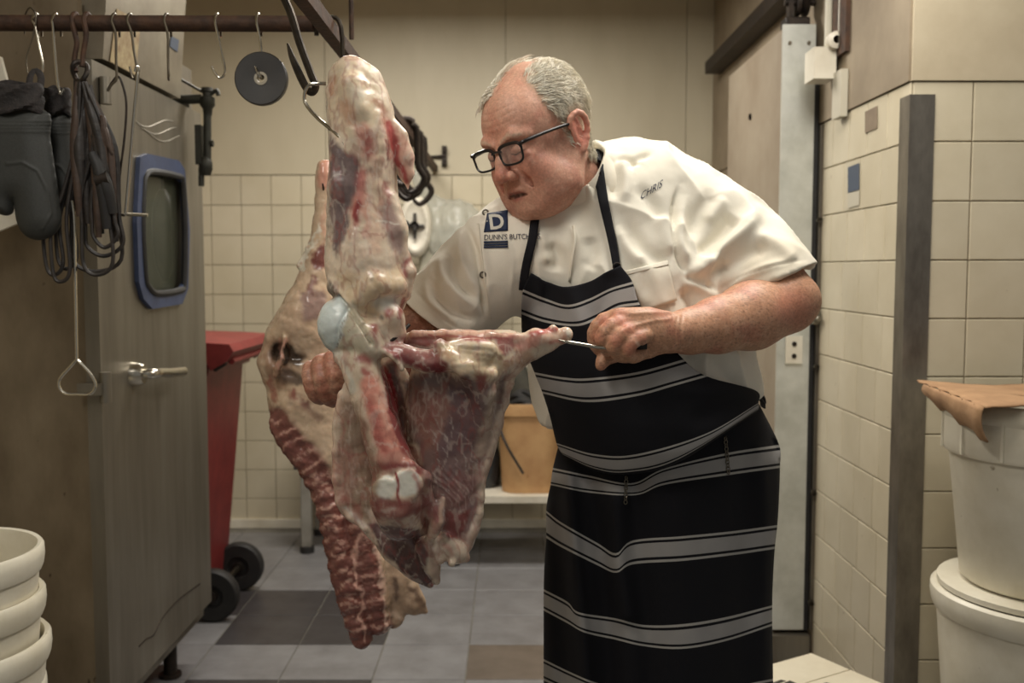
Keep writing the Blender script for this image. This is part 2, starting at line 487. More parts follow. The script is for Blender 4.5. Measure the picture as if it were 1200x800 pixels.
m_rub = material('black_rubber', (30, 29, 29), 0.6, c2=(42, 40, 38), scale=20)
m_door = material('door_laminate', (150, 138, 120), 0.55, c2=(134, 120, 102), scale=4)

# ---------------------------------------------------------------- the room
YB, XS, YF, ZT, ZC = 5.08, 1.017, 2.57, 1.806, 2.75
XL = -2.25
def struct(o, label=None):
    o['kind'] = 'structure'
    if label: o['label'] = label
    return o
floor = struct(box_obj('floor', (XL, -1.2, -0.06), (2.3, YB + 0.05, -0.004), m_fgrout))
T = 0.3033; GX, GY = -0.152, 4.065
def tile_mesh(name, w, h, t, mat, bev=0.002):
    bm = bmesh.new(); bx(bm, (-w / 2, -t, -h / 2), (w / 2, 0, h / 2))
    bmesh.ops.bevel(bm, geom=[e for e in bm.edges if all(v.co.y < -t * 0.9 for v in e.verts)], offset=bev, segments=1, affect='EDGES')
    bmesh.ops.recalc_face_normals(bm, faces=bm.faces)
    me = bpy.data.meshes.new(name); bm.to_mesh(me); bm.free(); me.materials.append(mat)
    return me
ftile = {k: tile_mesh('floor_tile', T - 0.004, T - 0.004, 0.006, m, 0.0015) for k, m in (('l', m_floor_l), ('d', m_floor_d), ('b', m_floor_b))}
dark = {(-3, 0), (-3, 1), (-2, 0), (-2, 1), (-4, 0), (-3, 3), (-2, 3), (-5, 2), (1, 4), (-1, 6), (2, 5)}
for i in range(-7, 5):
    for j in range(-4, 11):
        x0 = GX + T * i; y1 = GY - T * j
        if x0 + T > 2.3 or y1 > YB + 0.02: continue
        if x0 > XS - 0.05 and y1 - T > YF - 0.02: continue
        k = 'd' if (i, j) in dark else ('b' if (i, j) == (0, 2) else 'l')
        o = obj('floor_tile', ftile[k], floor); o.location = (x0 + T / 2, y1 - T / 2, -0.006); o.rotation_euler = (-math.pi / 2, 0, 0)

wall_back = struct(box_obj('wall_back', (XL, YB, 0), (2.3, YB + 0.12, ZC), m_grout))
pw, ph = 0.1525, ZT / 12
bt = tile_mesh('wall_tile', pw - 0.003, ph - 0.003, 0.006, m_tile_b)
xj = (250 - 600) / FPX * YB
for i in range(-3, 20):
    for r in range(12):
        x = xj + pw * i; z = ZT - ph * r
        if x + pw > XS + 0.15: continue
        o = obj('wall_tile', bt, wall_back); o.location = (x + pw / 2, YB, z - ph / 2)
for i in range(-3, 3):          # large wall sheets above the tiles
    x0 = (593 - 600) / FPX * YB + 0.905 * i
    x1 = min(x0 + 0.902, 1.3)
    if x1 > max(x0, XL): box_obj('wall_sheet', (max(x0, XL), YB - 0.012, ZT + 0.003), (x1, YB, ZC), m_panel, wall_back, bevel=0.003)
struct(box_obj('baseboard_back', (XL, YB - 0.022, 0), (XS, YB - 0.006, 0.045), m_white, bevel=0.004))

wall_right = struct(box_obj('wall_right', (XS, YF, 0), (2.3, YB, ZC), m_grout))
rt = tile_mesh('wall_tile', pw - 0.003, ph - 0.003, 0.005, m_tile)
x0 = (1132 - 600) / FPX * YF
for i in range(-1, 6):
    for r in range(12):
        z = ZT - ph * r - ph / 2
        o = obj('wall_tile', rt, wall_right)
        if i == -1:
            w = x0 - XS; o.location = (XS + w / 2, YF, z); o.scale = (w / pw, 1, 1)
        else: o.location = (x0 + pw * i + pw / 2, YF, z)
st = tile_mesh('wall_tile', pw - 0.003, ph - 0.003, 0.005, m_tile)
for r in range(12):
    z = ZT - ph * r - ph / 2; y = YF; sh = 0.19 - (0.0 if r % 2 else 0.04)
    ys = [YF] + [YF + sh + pw * k for k in range(4)]; ys = [q for q in ys if q < 3.2] + [3.27]
    for a, b in zip(ys[:-1], ys[1:]):
        o = obj('wall_tile', st, wall_right); o.rotation_euler = (0, 0, -math.pi / 2)
        o.location = (XS, (a + b) / 2, z); o.scale = ((b - a) / pw, 1, 1)
box_obj('plaster_band', (XS - 0.004, YF - 0.010, ZT + 0.002), (2.3, YF, ZC), m_plaster, wall_right, bevel=0.002)
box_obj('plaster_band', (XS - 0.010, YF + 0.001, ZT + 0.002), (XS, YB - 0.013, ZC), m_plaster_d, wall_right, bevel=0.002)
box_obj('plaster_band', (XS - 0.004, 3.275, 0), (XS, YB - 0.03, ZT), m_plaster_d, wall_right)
g = bmesh.new()
prism(g, [(XS - 0.009, YF - 0.010, 0.004), (XS + 0.055, YF - 0.010, 0.004), (XS + 0.055, YF - 0.006, 0.004), (XS - 0.005, YF - 0.006, 0.004), (XS - 0.005, YF + 0.056, 0.004), (XS - 0.009, YF + 0.056, 0.004)], (0, 0, 1.769))
struct(bm_obj('trim_1', g, m_guard), 'stainless steel angle guarding the tiled wall corner')
for dx in (0.014, 0.046):
    pass
struct(box_obj('wall_left', (XL - 0.1, -1.2, 0), (XL, YB, ZC), m_plaster))
ceil = struct(box_obj('ceiling', (XL, 0.0, ZC), (2.3, YB + 0.1, ZC + 0.08), m_plaster))
# paper labels on the side wall
def side_patch(name, pxs, mat, parent, x=XS - 0.0065, t=0.0012):
    bm = bmesh.new(); pts = []
    for (px, py) in pxs:
        d = ray(px, py); k = x / d[0]; pts.append((x, d[1] * k, CAM_H + d[2] * k))
    prism(bm, pts, (-t, 0, 0)); return bm_obj(name, bm, mat, parent)
m_blue = material('label_blue', (66, 78, 96), 0.5); m_labw = material('label_white', (190, 184, 166), 0.5); m_labb = material('label_brown', (122, 106, 88), 0.6, c2=(136, 120, 100), scale=30)
s_ = empty('wall_sticker', 'small blue and white sticker on the side wall tiles', 'sticker')
side_patch('sticker_top', [(994, 196), (1007, 191), (1007, 222), (994, 226)], m_blue, s_)
side_patch('sticker_base', [(994, 227), (1007, 223), (1007, 240), (994, 244)], m_labw, s_)
o = side_patch('wall_sticker', [(1014, 131), (1028, 124), (1028, 150), (1014, 156)], m_labb, None); tag(o, 'faded brown square sticker high on the side wall', 'sticker')

# sliding cold room door
DX0, DX1, DY0, DY1, DZ0, DZ1 = 0.885, 0.985, 3.30, 4.13, 0.11, 2.125
door1 = struct(box_obj('door_1', (DX0, DY0 + 0.004, DZ0), (DX1, DY1, DZ1 - 0.01), m_door, bevel=0.004), 'sliding cold room door with a galvanised steel edge')
box_obj('edge_strip', (DX0 - 0.004, DY0, DZ0 + 0.003), (DX1 + 0.003, DY0 + 0.012, DZ1), m_galv, door1, bevel=0.004)
box_obj('edge_gasket', (DX1 + 0.004, DY0 + 0.002, DZ0), (DX1 + 0.018, DY0 + 0.05, DZ1 - 0.1), m_rub, door1)
box_obj('sill_plate', (DX0 - 0.03, DY0 - 0.02, 0.0), (DX1 + 0.02, DY1, DZ0 - 0.012), m_steel, door1)
for z in (DZ1 - 0.06,):
    for dx in (0.018, 0.08):
        mb = MB(); mb.lathe([(0.0001, -0.003), (0.006, -0.003), (0.006, 0.003), (0.0001, 0.003)], (DX0 + dx, DY0 - 0.002, z), 12, Matrix.Rotation(math.pi / 2, 3, 'X')); mb.build('screw', m_wire, door1)
pl = box_obj('socket_plate', (DX0 + 0.022, DY0 - 0.010, 1.02), (DX0 + 0.078, DY0 - 0.001, 1.11), m_white, door1, bevel=0.003)
for z in (1.045, 1.085):
    mb = MB(); mb.lathe([(0.0001, -0.003), (0.008, -0.003), (0.008, 0.003), (0.0001, 0.003)], (DX0 + 0.05, DY0 - 0.0105, z), 12, Matrix.Rotation(math.pi / 2, 3, 'X')); mb.build('socket_hole', m_dark, pl)
mb = MB(); mb.lathe([(0.0001, -0.03), (0.016, -0.03), (0.022, -0.02), (0.016, -0.006), (0.010, 0), (0.010, 0.006)], (DX0 - 0.006, 3.82, 1.62), 16, Matrix.Rotation(-math.pi / 2, 3, 'Y') @ Matrix.Rotation(math.pi, 3, 'X')); mb.build('door_knob', m_chrome, door1)
mb = MB(); mb.lathe([(0.0001, 0.003), (0.012, 0.003), (0.012, -0.003)], (DX0 - 0.003, 3.74, 1.895), 12, Matrix.Rotation(math.pi / 2, 3, 'Y')); mb.build('screw', m_dark, door1)
# roller hanger and rail above the door
h_ = empty('door_hanger', 'black roller hanger and pipework on top of the sliding door', 'door hardware')
mb = MB(); mb.box((DX0 + 0.01, DY0 + 0.02, DZ1 - 0.008), (DX1 - 0.01, DY0 + 0.09, DZ1 + 0.03)); mb.build('hanger_foot', m_dark, h_, bevel=0.004)
mb = MB(); mb.lathe([(0.0001, -0.02), (0.045, -0.02), (0.05, -0.01), (0.036, 0), (0.05, 0.01), (0.045, 0.02), (0.0001, 0.02)], (0.955, DY0 + 0.06, DZ1 + 0.085), 24, Matrix.Rotation(math.pi / 2, 3, 'Y')); mb.build('roller', m_dark, h_)
mb = MB(); mb.box((0.91, DY0 + 0.04, DZ1 + 0.02), (0.925, DY0 + 0.075, DZ1 + 0.13)); mb.tube([(0.90, DY0 + 0.058, DZ1 + 0.085), (1.0, DY0 + 0.058, DZ1 + 0.085)], 0.012, 10); mb.build('hanger_arm', m_dark, h_)
box_obj('track', (0.93, 3.25, DZ1 + 0.145), (1.008, YB - 0.2, DZ1 + 0.20), m_dark, h_, bevel=0.004)
# upright guide rail with bolts between door and tiles
gd = empty('door_guide_rail', 'upright steel guide rail with bolts beside the sliding door', 'rail')
box_obj('rail', (1.004, 3.279, 0.12), (1.0125, 3.297, 1.80), m_guard, gd, bevel=0.002)
for py in (258, 356, 430, 577, 706):
    p = P(966, py, 3.27); mb = MB(); mb.lathe([(0.0001, -0.012), (0.008, -0.012), (0.009, 0.0), (0.009, 0.008)], (1.004, 3.271, p[2]), 10, Matrix.Rotation(math.pi / 2, 3, 'X')); mb.build('bolt', m_wire, gd)
p = P(963, 372, 3.27)
mb = MB(); mb.box((0.985, 3.252, p[2] - 0.022), (1.008, 3.275, p[2] + 0.022)); mb.tube([(0.995, 3.25, p[2]), (0.995, 3.225, p[2] - 0.004)], 0.009, 10); mb.build('latch', m_steel, gd, bevel=0.002)
# switch box with conduit
sb = empty('switch_box', 'cream switch box with round knob and conduit beside the door', 'switch')
a = P(955, 80, 3.20)
box_obj('back_plate', (0.992, 3.02, 1.98), (1.006, 3.20, 2.20), m_rust, sb, bevel=0.003)
box_obj('box', (0.925, 3.10, a[2] - 0.05), (0.992, 3.20, a[2] + 0.045), m_white, sb, bevel=0.008)
mb = MB(); mb.lathe([(0.0001, -0.03), (0.02, -0.03), (0.026, -0.02), (0.026, 0.01), (0.012, 0.016)], (0.985, 3.09, a[2] + 0.062), 20, Matrix.Rotation(math.pi / 2, 3, 'X')); mb.build('knob', m_white, sb)
mb = MB(); mb.tube([(0.985, 3.16, a[2] + 0.04), (0.985, 3.16, ZC)], 0.012, 10); mb.build('conduit', m_labw, sb)
mb = MB(); mb.tube([(0.997, 3.08, a[2] + 0.04), (0.997, 3.08, ZC)], 0.009, 10); mb.build('conduit', m_guard, sb)
box_obj('lower_box', (0.985, 3.03, 1.79), (1.006, 3.11, 1.93), m_labw, sb, bevel=0.004)

# ceiling lamps, the last an added fill
m_lamp = material('lit_tube', (250, 244, 230), 0.4); nodes(m_lamp)[1].inputs['Emission Color'].default_value = (1, .95, .87, 1); nodes(m_lamp)[1].inputs['Emission Strength'].default_value = 2.0
for i, (p, sx, sy, e) in enumerate(LAMPS):
    f_ = empty('ceiling_lamp', ['fluorescent ceiling lamp above the butcher', 'fluorescent ceiling lamp near the back wall', 'added fill lamp on the ceiling nearest the camera'][i], 'lamp', 'fluorescent ceiling lamps', loc=(p[0], p[1], ZC))
    b1 = box_obj('housing', (-sx / 2 - 0.02, -sy / 2 - 0.02, -0.11), (sx / 2 + 0.02, sy / 2 + 0.02, 0.0), m_white, f_, bevel=0.006)
    for k in (-1, 1):
        mb = MB()
        if sx > sy: mb.tube([(-sx / 2, k * 0.07, -0.125), (sx / 2, k * 0.07, -0.125)], 0.013, 10)
        else: mb.tube([(k * 0.07, -sy / 2, -0.125), (k * 0.07, sy / 2, -0.125)], 0.013, 10)
        mb.build('tube', m_lamp, f_)
# ---------------------------------------------------------------- smoking cabinet on the left
CXD, CY0, CY1 = -1.005, 2.43, 3.26
cab = empty('smoking_cabinet', 'tall stainless steel smoking cabinet with a windowed door on the left', 'cabinet', loc=(0, 0, 0))
CBR = -1.048
box_obj('side_panel', (XL + 0.02, CY0, 0.16), (CBR + 0.008, CY0 + 0.03, 1.98), m_steel_p, cab, bevel=0.003)
box_obj('back_panel', (XL + 0.02, CY1 + 0.02, 0.16), (CBR, CY1 + 0.05, 1.98), m_steel, cab)
box_obj('top_panel', (XL + 0.02, CY0 + 0.031, 1.88), (CBR, CY1 + 0.02, 1.98), m_steel, cab)
box_obj('bottom_panel', (XL + 0.02, CY0 + 0.031, 0.16), (CBR, CY1 + 0.02, 0.22), m_steel, cab)
m_in = material('cabinet_inside', (168, 170, 146), 0.5, 0.1)
box_obj('inner_panel', (CBR - 0.42, CY0 + 0.03, 0.22), (CBR - 0.40, CY1 + 0.02, 1.88), m_in, cab)
for y in (2.50, 3.18):
    for x in (-2.1, -1.12):
        mb = MB(); mb.tube([(x, y, 0.0), (x, y, 0.165)], 0.022, 12); mb.lathe([(0.0001, 0), (0.035, 0), (0.035, 0.012), (0.0001, 0.012)], (x, y, 0.0), 16); mb.build('foot', m_dark, cab)
def D(px, py, x=CXD):
    d = ray(px, py); k = x / d[0]; return np.array([x, d[1] * k, CAM_H + d[2] * k])
out_px = [(159, 184), (168, 180), (205, 188), (212, 199), (218, 270), (216, 338), (209, 356), (174, 362), (163, 350), (157.5, 330), (155, 260)]
in_px = [(164, 209), (172, 201), (203, 206), (210, 215), (213, 270), (212, 330), (207, 340), (180, 344), (169, 336), (165, 322), (162, 260)]
inn = [D(*p) for p in in_px]; outp = [D(*p) for p in out_px]
wy0, wy1 = min(p[1] for p in inn) - 0.01, max(p[1] for p in inn) + 0.01
wz0, wz1 = min(p[2] for p in inn) - 0.01, max(p[2] for p in inn) + 0.01
bm = bmesh.new(); DZb, DZt, dxa, dxb = 0.226, 1.832, CXD - 0.035, CXD
bx(bm, (dxa, CY0 - 0.008, DZb), (dxb, wy0, DZt)); bx(bm, (dxa, wy1, DZb), (dxb, CY1, DZt))
bx(bm, (dxa, wy0, DZb), (dxb, wy1, wz0)); bx(bm, (dxa, wy0, wz1), (dxb, wy1, DZt))
door = bm_obj('door', bm, m_steel, cab)
m_gask = material('blue_gasket', (62, 74, 104), 0.5, c2=(48, 58, 84), scale=20)
def ring(name, A, B, t, mat, parent, x):
    bm = bmesh.new(); n = len(A)
    a = [bm.verts.new((x, p[1], p[2])) for p in A]; b = [bm.verts.new((x, p[1], p[2])) for p in B]
    a2 = [bm.verts.new((x + t, p[1], p[2])) for p in A]; b2 = [bm.verts.new((x + t, p[1], p[2])) for p in B]
    for i in range(n):
        j = (i + 1) % n
        bm.faces.new((a[i], a[j], b[j], b[i])); bm.faces.new((a2[i], b2[i], b2[j], a2[j]))
        bm.faces.new((a[i], a2[i], a2[j], a[j])); bm.faces.new((b[i], b[j], b2[j], b2[i]))
    return bm_obj(name, bm, mat, parent, bevel=0.002)
ring('window_frame', outp, inn, 0.012, m_gask, door, CXD + 0.0005)
mb = MB(); mb.tube([p + np.array([0.010, 0, 0]) for p in inn], 0.010, 8, sub=3, closed=True); mb.build('window_gasket', m_rub, door)
bm = bmesh.new(); prism(bm, [(CXD - 0.012, p[1], p[2]) for p in inn], (-0.004, 0, 0)); bm_obj('window_pane', bm, glass_material('cabinet_glass', (0.16, 0.17, 0.12), 0.22, 0.10), door)
# smoked sausage behind the pane
sg = empty('smoked_sausage', 'dark smoked sausage hanging behind the cabinet window', 'sausage')
a = D(190, 222, -1.13); b = D(193, 330, -1.13)
mb = MB(); z = np.linspace(a[2], b[2], 9); mb.tube([(-1.13, (a[1] + b[1]) / 2 + 0.006 * math.sin(i), q) for i, q in enumerate(z)], [0.012, .03, .036, .036, .034, .033, .03, .024, .008], 14, 2); mb.build('casing', material('sausage_skin', (52, 46, 34), 0.5, c2=(74, 60, 42), scale=30), sg)
mb = MB(); mb.tube([(-1.13, (a[1] + b[1]) / 2, a[2] - 0.01), (-1.13, (a[1] + b[1]) / 2, 1.88)], 0.003, 6); mb.build('string', m_dark, sg)
# lever handle
hc = D(156, 438); 
mb = MB(); mb.lathe([(0.0001, 0.03), (0.026, 0.03), (0.03, 0.022), (0.034, 0.0)], hc, 20, Matrix.Rotation(math.pi / 2, 3, 'Y')); ro = mb.build('handle', m_chrome, door)
e1 = D(214, 435, CXD + 0.05)
mb = MB(); mb.tube([hc + (0.02, 0, 0), hc + (0.05, 0.01, 0), hc + (0.056, 0.06, -0.002), (CXD + 0.055, (hc[1] + e1[1]) / 2, (hc[2] + e1[2]) / 2), (CXD + 0.05, e1[1], e1[2])], [0.013, 0.014, 0.013, 0.014, 0.015], 12, 4); mb.build('lever', m_chrome, door)
hp = D(117, 455)
mb = MB(); mb.tube([(hp[0] + 0.014, hp[1] + 0.0, hp[2] - 0.035), (hp[0] + 0.014, hp[1], hp[2] + 0.04)], 0.014, 12); mb.box((hp[0] - 0.045, hp[1] - 0.026, hp[2] - 0.014), (hp[0] + 0.012, hp[1] - 0.010, hp[2] + 0.014)); mb.build('hinge', m_steel, door)
hp = D(117, 105)
mb = MB(); mb.tube([(hp[0] + 0.014, hp[1] + 0.0, hp[2] - 0.035), (hp[0] + 0.014, hp[1], hp[2] + 0.03)], 0.014, 12); mb.build('hinge', m_steel, door)
# pressed maker's mark (illegible scroll) and a scratch
mb = MB()
for off in (0, 7, 14):
    mb.tube([D(156 + off * .6 + t * 46, 140 + off * 1.1 + 8 * t + 6 * math.sin(t * 5.2 - off * .09), CXD + 0.0002) for t in np.linspace(0, 1, 14)], 0.0020, 6, 2)
mb.build('pressed_mark', m_steel, door)
mb = MB(); mb.tube([D(x, y, CXD + 0.0006) for x, y in ((163, 757), (172, 748), (180, 744), (188, 727), (200, 712), (212, 700), (234, 684))], 0.0022, 6, 2); mb.build('scratch', m_dark, door)
# control hood leaning out above the door
hood = []
bm = bmesh.new(); zb, zt = 1.845, 2.4
sec = [(CXD - 0.10, zb), (CXD + 0.004, zb), (CXD + 0.05, zt), (CXD - 0.10, zt)]
prism(bm, [(x, CY0 + 0.05, z) for x, z in sec], (0, 0.57, 0))
hd = bm_obj('control_hood', bm, material('hood_steel', (150, 142, 124), 0.5, 0.75, c2=(120, 110, 94), scale=5), cab, bevel=0.004)
def hood_pt(px, py, off=0.0015):
    n = np.array([zt - zb, 0, -(0.046)]); n /= np.linalg.norm(n); p0 = np.array([CXD + 0.004, 0, zb])
    d = ray(px, py); c = np.array([0, 0, CAM_H]); t = ((p0 - c) @ n) / (d @ n); return c + d * t + n * off, n
def hood_patch(name, pxs, mat):
    bm = bmesh.new(); q = [hood_pt(*p) for p in pxs]; prism(bm, [a for a, _ in q], tuple(q[0][1] * 0.001)); return bm_obj(name, bm, mat, hd)
hood_patch('paper_label', [(136, 10), (164, 26), (158, 88), (128, 72)], material('label_paper', (176, 158, 116), 0.7, c2=(140, 112, 74), scale=45))
hood_patch('rating_label', [(200, 42), (209, 47), (207, 61), (198, 54)], m_blue)
# linkage with valve behind the hood
lk = material('linkage_iron', (58, 58, 50), 0.5, 0.5, c2=(44, 42, 36), scale=30)
YL = 3.12
def q(px, py, Y=YL): return P(px, py, Y)
mb = MB(); mb.tube([q(200, 117), q(236, 116)], M(5.5, YL), 12); mb.tube([q(206, 90), q(238, 108)], M(1.6, YL), 8)
mb.lathe([(0.0001, -.05), (.013, -.05), (.015, -.03), (.023, -.02), (.023, .004), (.014, .008), (.014, .02), (.020, .022), (.018, .034), (0.0001, .036)], q(243, 116), 16)
mb.tube([q(247, 110), q(254, 106), q(256, 112)], M(2.6, YL), 8, 3); mb.tube([q(243, 118), q(243, 188)], M(4.6, YL), 12)
mb.lathe([(0.0001, -.03), (.014, -.03), (.021, -.012), (.021, .010), (.015, .026), (0.0001, .03)], q(241, 194), 14)
mb.tube([q(243, 168), q(250, 168)], M(4, YL), 8); mb.tube([q(236, 196), q(236, 218)], M(3.5, YL), 8); mb.box((-.014, -.02, -.06), (.004, .02, .06), at=q(236, 170))
mb.build('valve_linkage', lk, cab)

# ---------------------------------------------------------------- red wheelie bin
m_red = material('red_plastic', (136, 52, 50), 0.45, c2=(112, 40, 40), scale=12, bump=0.02)
bn = empty('wheelie_bin', 'red plastic wheelie bin standing behind the cabinet', 'bin')
x1t, x1b, zt_ = -1.14, -1.19, 0.97
Y0b, Y1b = 3.62, 4.15
def frus(bm, x0, x1, y0, y1, z, X0, X1, Y0, Y1, Z):
    v = [bm.verts.new(p) for p in ((x0, y0, z), (x1, y0, z), (x1, y1, z), (x0, y1, z), (X0, Y0, Z), (X1, Y0, Z), (X1, Y1, Z), (X0, Y1, Z))]
    for f in ((3, 2, 1, 0), (4, 5, 6, 7), (0, 1, 5, 4), (1, 2, 6, 5), (2, 3, 7, 6), (3, 0, 4, 7)): bm.faces.new([v[i] for i in f])
bm = bmesh.new(); frus(bm, -1.62, -1.20, 3.70, 4.10, 0.05, -1.72, -1.125, 3.62, 4.16, 0.98); bm_obj('body', bm, m_red, bn, bevel=0.015, smooth=True)
bm = bmesh.new(); frus(bm, -1.74, -1.105, 3.60, 4.18, 0.945, -1.74, -1.10, 3.60, 4.18, 0.985); bm_obj('rim', bm, m_red, bn, bevel=0.008)
lid = []
bm = bmesh.new(); sec = [(-1.76, 1.0), (-1.76, 1.05), (-1.5, 1.08), (-1.15, 1.07), (-1.02, 1.062), (-1.005, 1.035), (-1.03, 1.00), (-1.09, 0.965), (-1.10, 0.99)]
prism(bm, [(x, 3.58, z) for x, z in sec], (0, 0.62, 0)); ld = bm_obj('lid', bm, m_red, bn, bevel=0.008, smooth=True)
mb = MB(); mb.tube([(-1.03, 3.64, 0.995), (-1.03, 4.14, 0.995)], 0.012, 10); mb.build('handle_bar', m_red, ld)
for y in (3.60, 4.15):
    mb = MB(); mb.tube([(-1.085, y, 0.975), (-1.045, y, 1.0)], 0.018, 10); mb.build('handle_end', m_dark, ld)
for y in (3.70, 4.07):
    mb = MB(); mb.lathe([(0.0001, -.012), (.04, -.012), (.045, -.025), (.092, -.025), (.100, -.015), (.100, .015), (.092, .025), (.045, .025), (.04, .012), (0.0001, .012)], (-1.135, y, 0.1), 32, Matrix.Rotation(math.pi / 2, 3, 'X')); w = mb.build('wheel', m_rub, bn)
    mb = MB(); mb.lathe([(0.0001, -.03), (.022, -.03), (.026, 0), (.022, .03), (0.0001, .03)], (-1.135, y, 0.1), 16, Matrix.Rotation(math.pi / 2, 3, 'X')); mb.build('hub', m_dark, w)
mb = MB(); mb.tube([(-1.135, 3.68, 0.1), (-1.135, 4.10, 0.1)], 0.011, 10); mb.build('axle', m_wire, bn)

# ---------------------------------------------------------------- nested white tubs, bottom left
m_tub = material('white_tub_plastic', (226, 220, 202), 0.42, c2=(208, 200, 178), scale=7, spots=(26, 0.72, (160, 148, 122)))
def tub(name, c, r, h, rim, label, group, band=0.03):
    t = empty(name, label, 'tub', group, loc=c)
    mb = MB(); mb.lathe([(0.0001, 0), (r * .74, 0), (r * .78, .01), (r * .95, h - .02), (r * .95, h), (r * .925, h), (r * .74, .02), (0.0001, .012)], (0, 0, 0), 48); mb.build('body', m_tub, t)
    mb = MB(); mb.lathe([(r * .93, h - rim), (r * .965, h - rim), (r * .985, h - rim * .8), (r, h - rim * .35), (r * .995, h), (r * .97, h + .006), (r * .93, h + .004), (r * .92, h - .01)], (0, 0, 0), 48); mb.build('rim', m_tub, t)
    return t
for k, (z, lb) in enumerate(((0.355, 'white plastic tub on top of the nested stack at the lower left'), (0.263, 'white plastic tub second from the top of the left stack'), (0.171, 'white plastic tub third from the top of the left stack'), (0.079, 'white plastic tub fourth from the top of the left stack'), (0.0, 'white plastic tub at the bottom of the left stack'))):
    tub('plastic_tub', (-1.122 - 0.004 * (k % 2), 1.92, z), 0.186 + .004 * k * (k < 3), 0.42, 0.046, lb, 'nested white tubs')
# ---------------------------------------------------------------- hanging rails
YR = 2.10; ZR = P(100, 28, YR)[2]
mb = MB(); mb.tube([(-2.24, YR, ZR), (-1.2, YR, ZR + .002), (-0.41, YR, ZR)], 0.0165, 16); o = mb.build('hanging_pipe', m_rust); tag(o, 'rusty horizontal pipe rail carrying hooks at the upper left', 'rail')
rl = empty('meat_rail', 'dark iron overhead rail running back to the wall', 'rail')
XA, XB_ = -0.402, -0.374
box_obj('bar', (XA, 0.3, ZR - 0.014), (XB_, YB - 0.013, ZR + 0.016), m_rust, rl, bevel=0.003)
mb = MB(); mb.tube([P(412, 46, 2.42), (P(412, 46, 2.42)[0], 2.42, ZC)], 0.006, 8); mb.build('hanger_rod', m_rust, rl)
mb = MB(); w = P(505, 184, YB - .02); mb.box((-.012, -.02, -.05), (.012, .0, .05), at=P(521, 183, YB - .012)); mb.tube([w, P(522, 183, YB - .03)], .008, 8)
for yy in (175, 190): mb.tube([P(521, yy, YB - .012), P(521, yy, YB - .05)], .014, 10)
mb.build('wall_bracket', m_dark, rl)

def hook_obj(name, pts, r, mat, label, cat, group=None, sub=5, taper=False):
    rr = np.full(len(pts), r)
    if taper: rr[-1] = r * 0.3; rr[-2] = r * .8
    mb = MB(); mb.tube(pts, rr, 8, sub); o = mb.build(name, mat); return tag(o, label, cat, group)
def over(px, ptop=18):
    """points of a bend lying over the pipe at picture column px"""
    x = P(px, 28, YR)[0]; R_ = 0.0195
    return [(x + .001, YR + R_, ZR - .022), (x, YR + R_, ZR + .004), (x, YR, ZR + R_ + .001), (x, YR - R_, ZR + .004)]
G = 'steel hooks on the pipe rail'
Yf = YR - 0.021
hook_obj('wire_loop', [P(29, 40, YR + .022), P(29, 20, YR + .02), P(35, 9, YR), P(42, 20, Yf), P(38, 45, Yf), P(31, 68, Yf), P(33, 90, Yf)], .0016, m_wire, 'thin dark wire loop above the front oven mitt', 'wire loop')
hook_obj('s_hook', over(43) + [P(41, 30, Yf), P(45, 52, Yf), P(50, 76, Yf), P(48, 86, Yf), P(42, 84, Yf)], .0028, m_chrome, 'bright S hook holding the front oven mitt', 'hook', G)
hook_obj('s_hook', over(66) + [P(62, 30, Yf), P(64, 60, Yf), P(68, 100, Yf), P(71, 110, Yf), P(75, 104, Yf)], .0028, m_chrome, 'bright long hook holding the rear oven mitt', 'hook', G)
hook_obj('s_hook', over(135) + [P(135.5, 40, Yf), P(136, 70, Yf), P(136.5, 92, Yf), P(131, 99, Yf), P(126, 107, Yf)], .0026, m_wire, 'dull S hook holding a dark wishbone hook', 'hook', G)
hook_obj('s_hook', over(153) + [P(154, 38, Yf), P(157, 60, Yf), P(160.5, 84, Yf), P(156, 91, Yf), P(152, 78, Yf)], .0026, m_wire, 'dull S hook carrying the long foot hook', 'hook', G)
hook_obj('s_hook', over(196) + [P(196.5, 40, Yf), P(197, 70, Yf), P(197.5, 90, Yf), P(198, 93, Yf + .03), P(197.5, 84, Yf + .05)], .0026, m_wire, 'plain hook seen edge on beside the hood label', 'hook', G)
hook_obj('s_hook', over(255) + [P(255, 40, Yf), P(259, 60, Yf), P(263, 78, Yf), P(263, 87, Yf), P(257, 91, Yf), P(251, 84, Yf), P(248, 78, Yf)], .0028, m_chrome, 'empty S hook left of the black disc', 'hook', G)
hook_obj('s_hook', over(303) + [P(303.5, 40, Yf), P(306, 58, Yf), P(308, 80, Yf + .012), P(308, 92, Yf), P(304, 90, Yf - .02), P(299, 78, Yf - .022)], .0028, m_chrome, 'S hook through the centre of the black disc', 'hook', G)
hook_obj('wishbone_hook', [P(126, 106, Yf + .008), P(131, 97, Yf + .008), P(137, 90, Yf + .01), P(142, 95, Yf + .008), P(148, 120, Yf + .01), P(146, 160, Yf + .01), P(141, 200, Yf + .01), P(138, 235, Yf + .01), P(136, 262, Yf + .01), P(133, 275, Yf + .01)], .0025, m_dark, 'dark wire wishbone hook reaching down past the cords', 'hook')
hook_obj('foot_hook', [P(158, 84, Yf - .004), P(160.5, 78, Yf - .004), P(162.5, 84, Yf - .004), P(161, 92, Yf - .006), P(156, 150, Yf), P(151, 210, Yf), P(147.6, 249, Yf), P(148.5, 251, Yf), P(160, 251.5, Yf), P(173, 252, Yf)], .0036, m_chrome, 'long bright hook with a bent foot before the door', 'hook', sub=4)
mb_ = MB(); mb_.tube([P(128, 251, Yf + .01), P(147, 252, Yf + .006)], .003, 8); o = mb_.build('cross_bar', m_wire); tag(o, 'short dull cross bar behind the bent foot hook', 'bar')
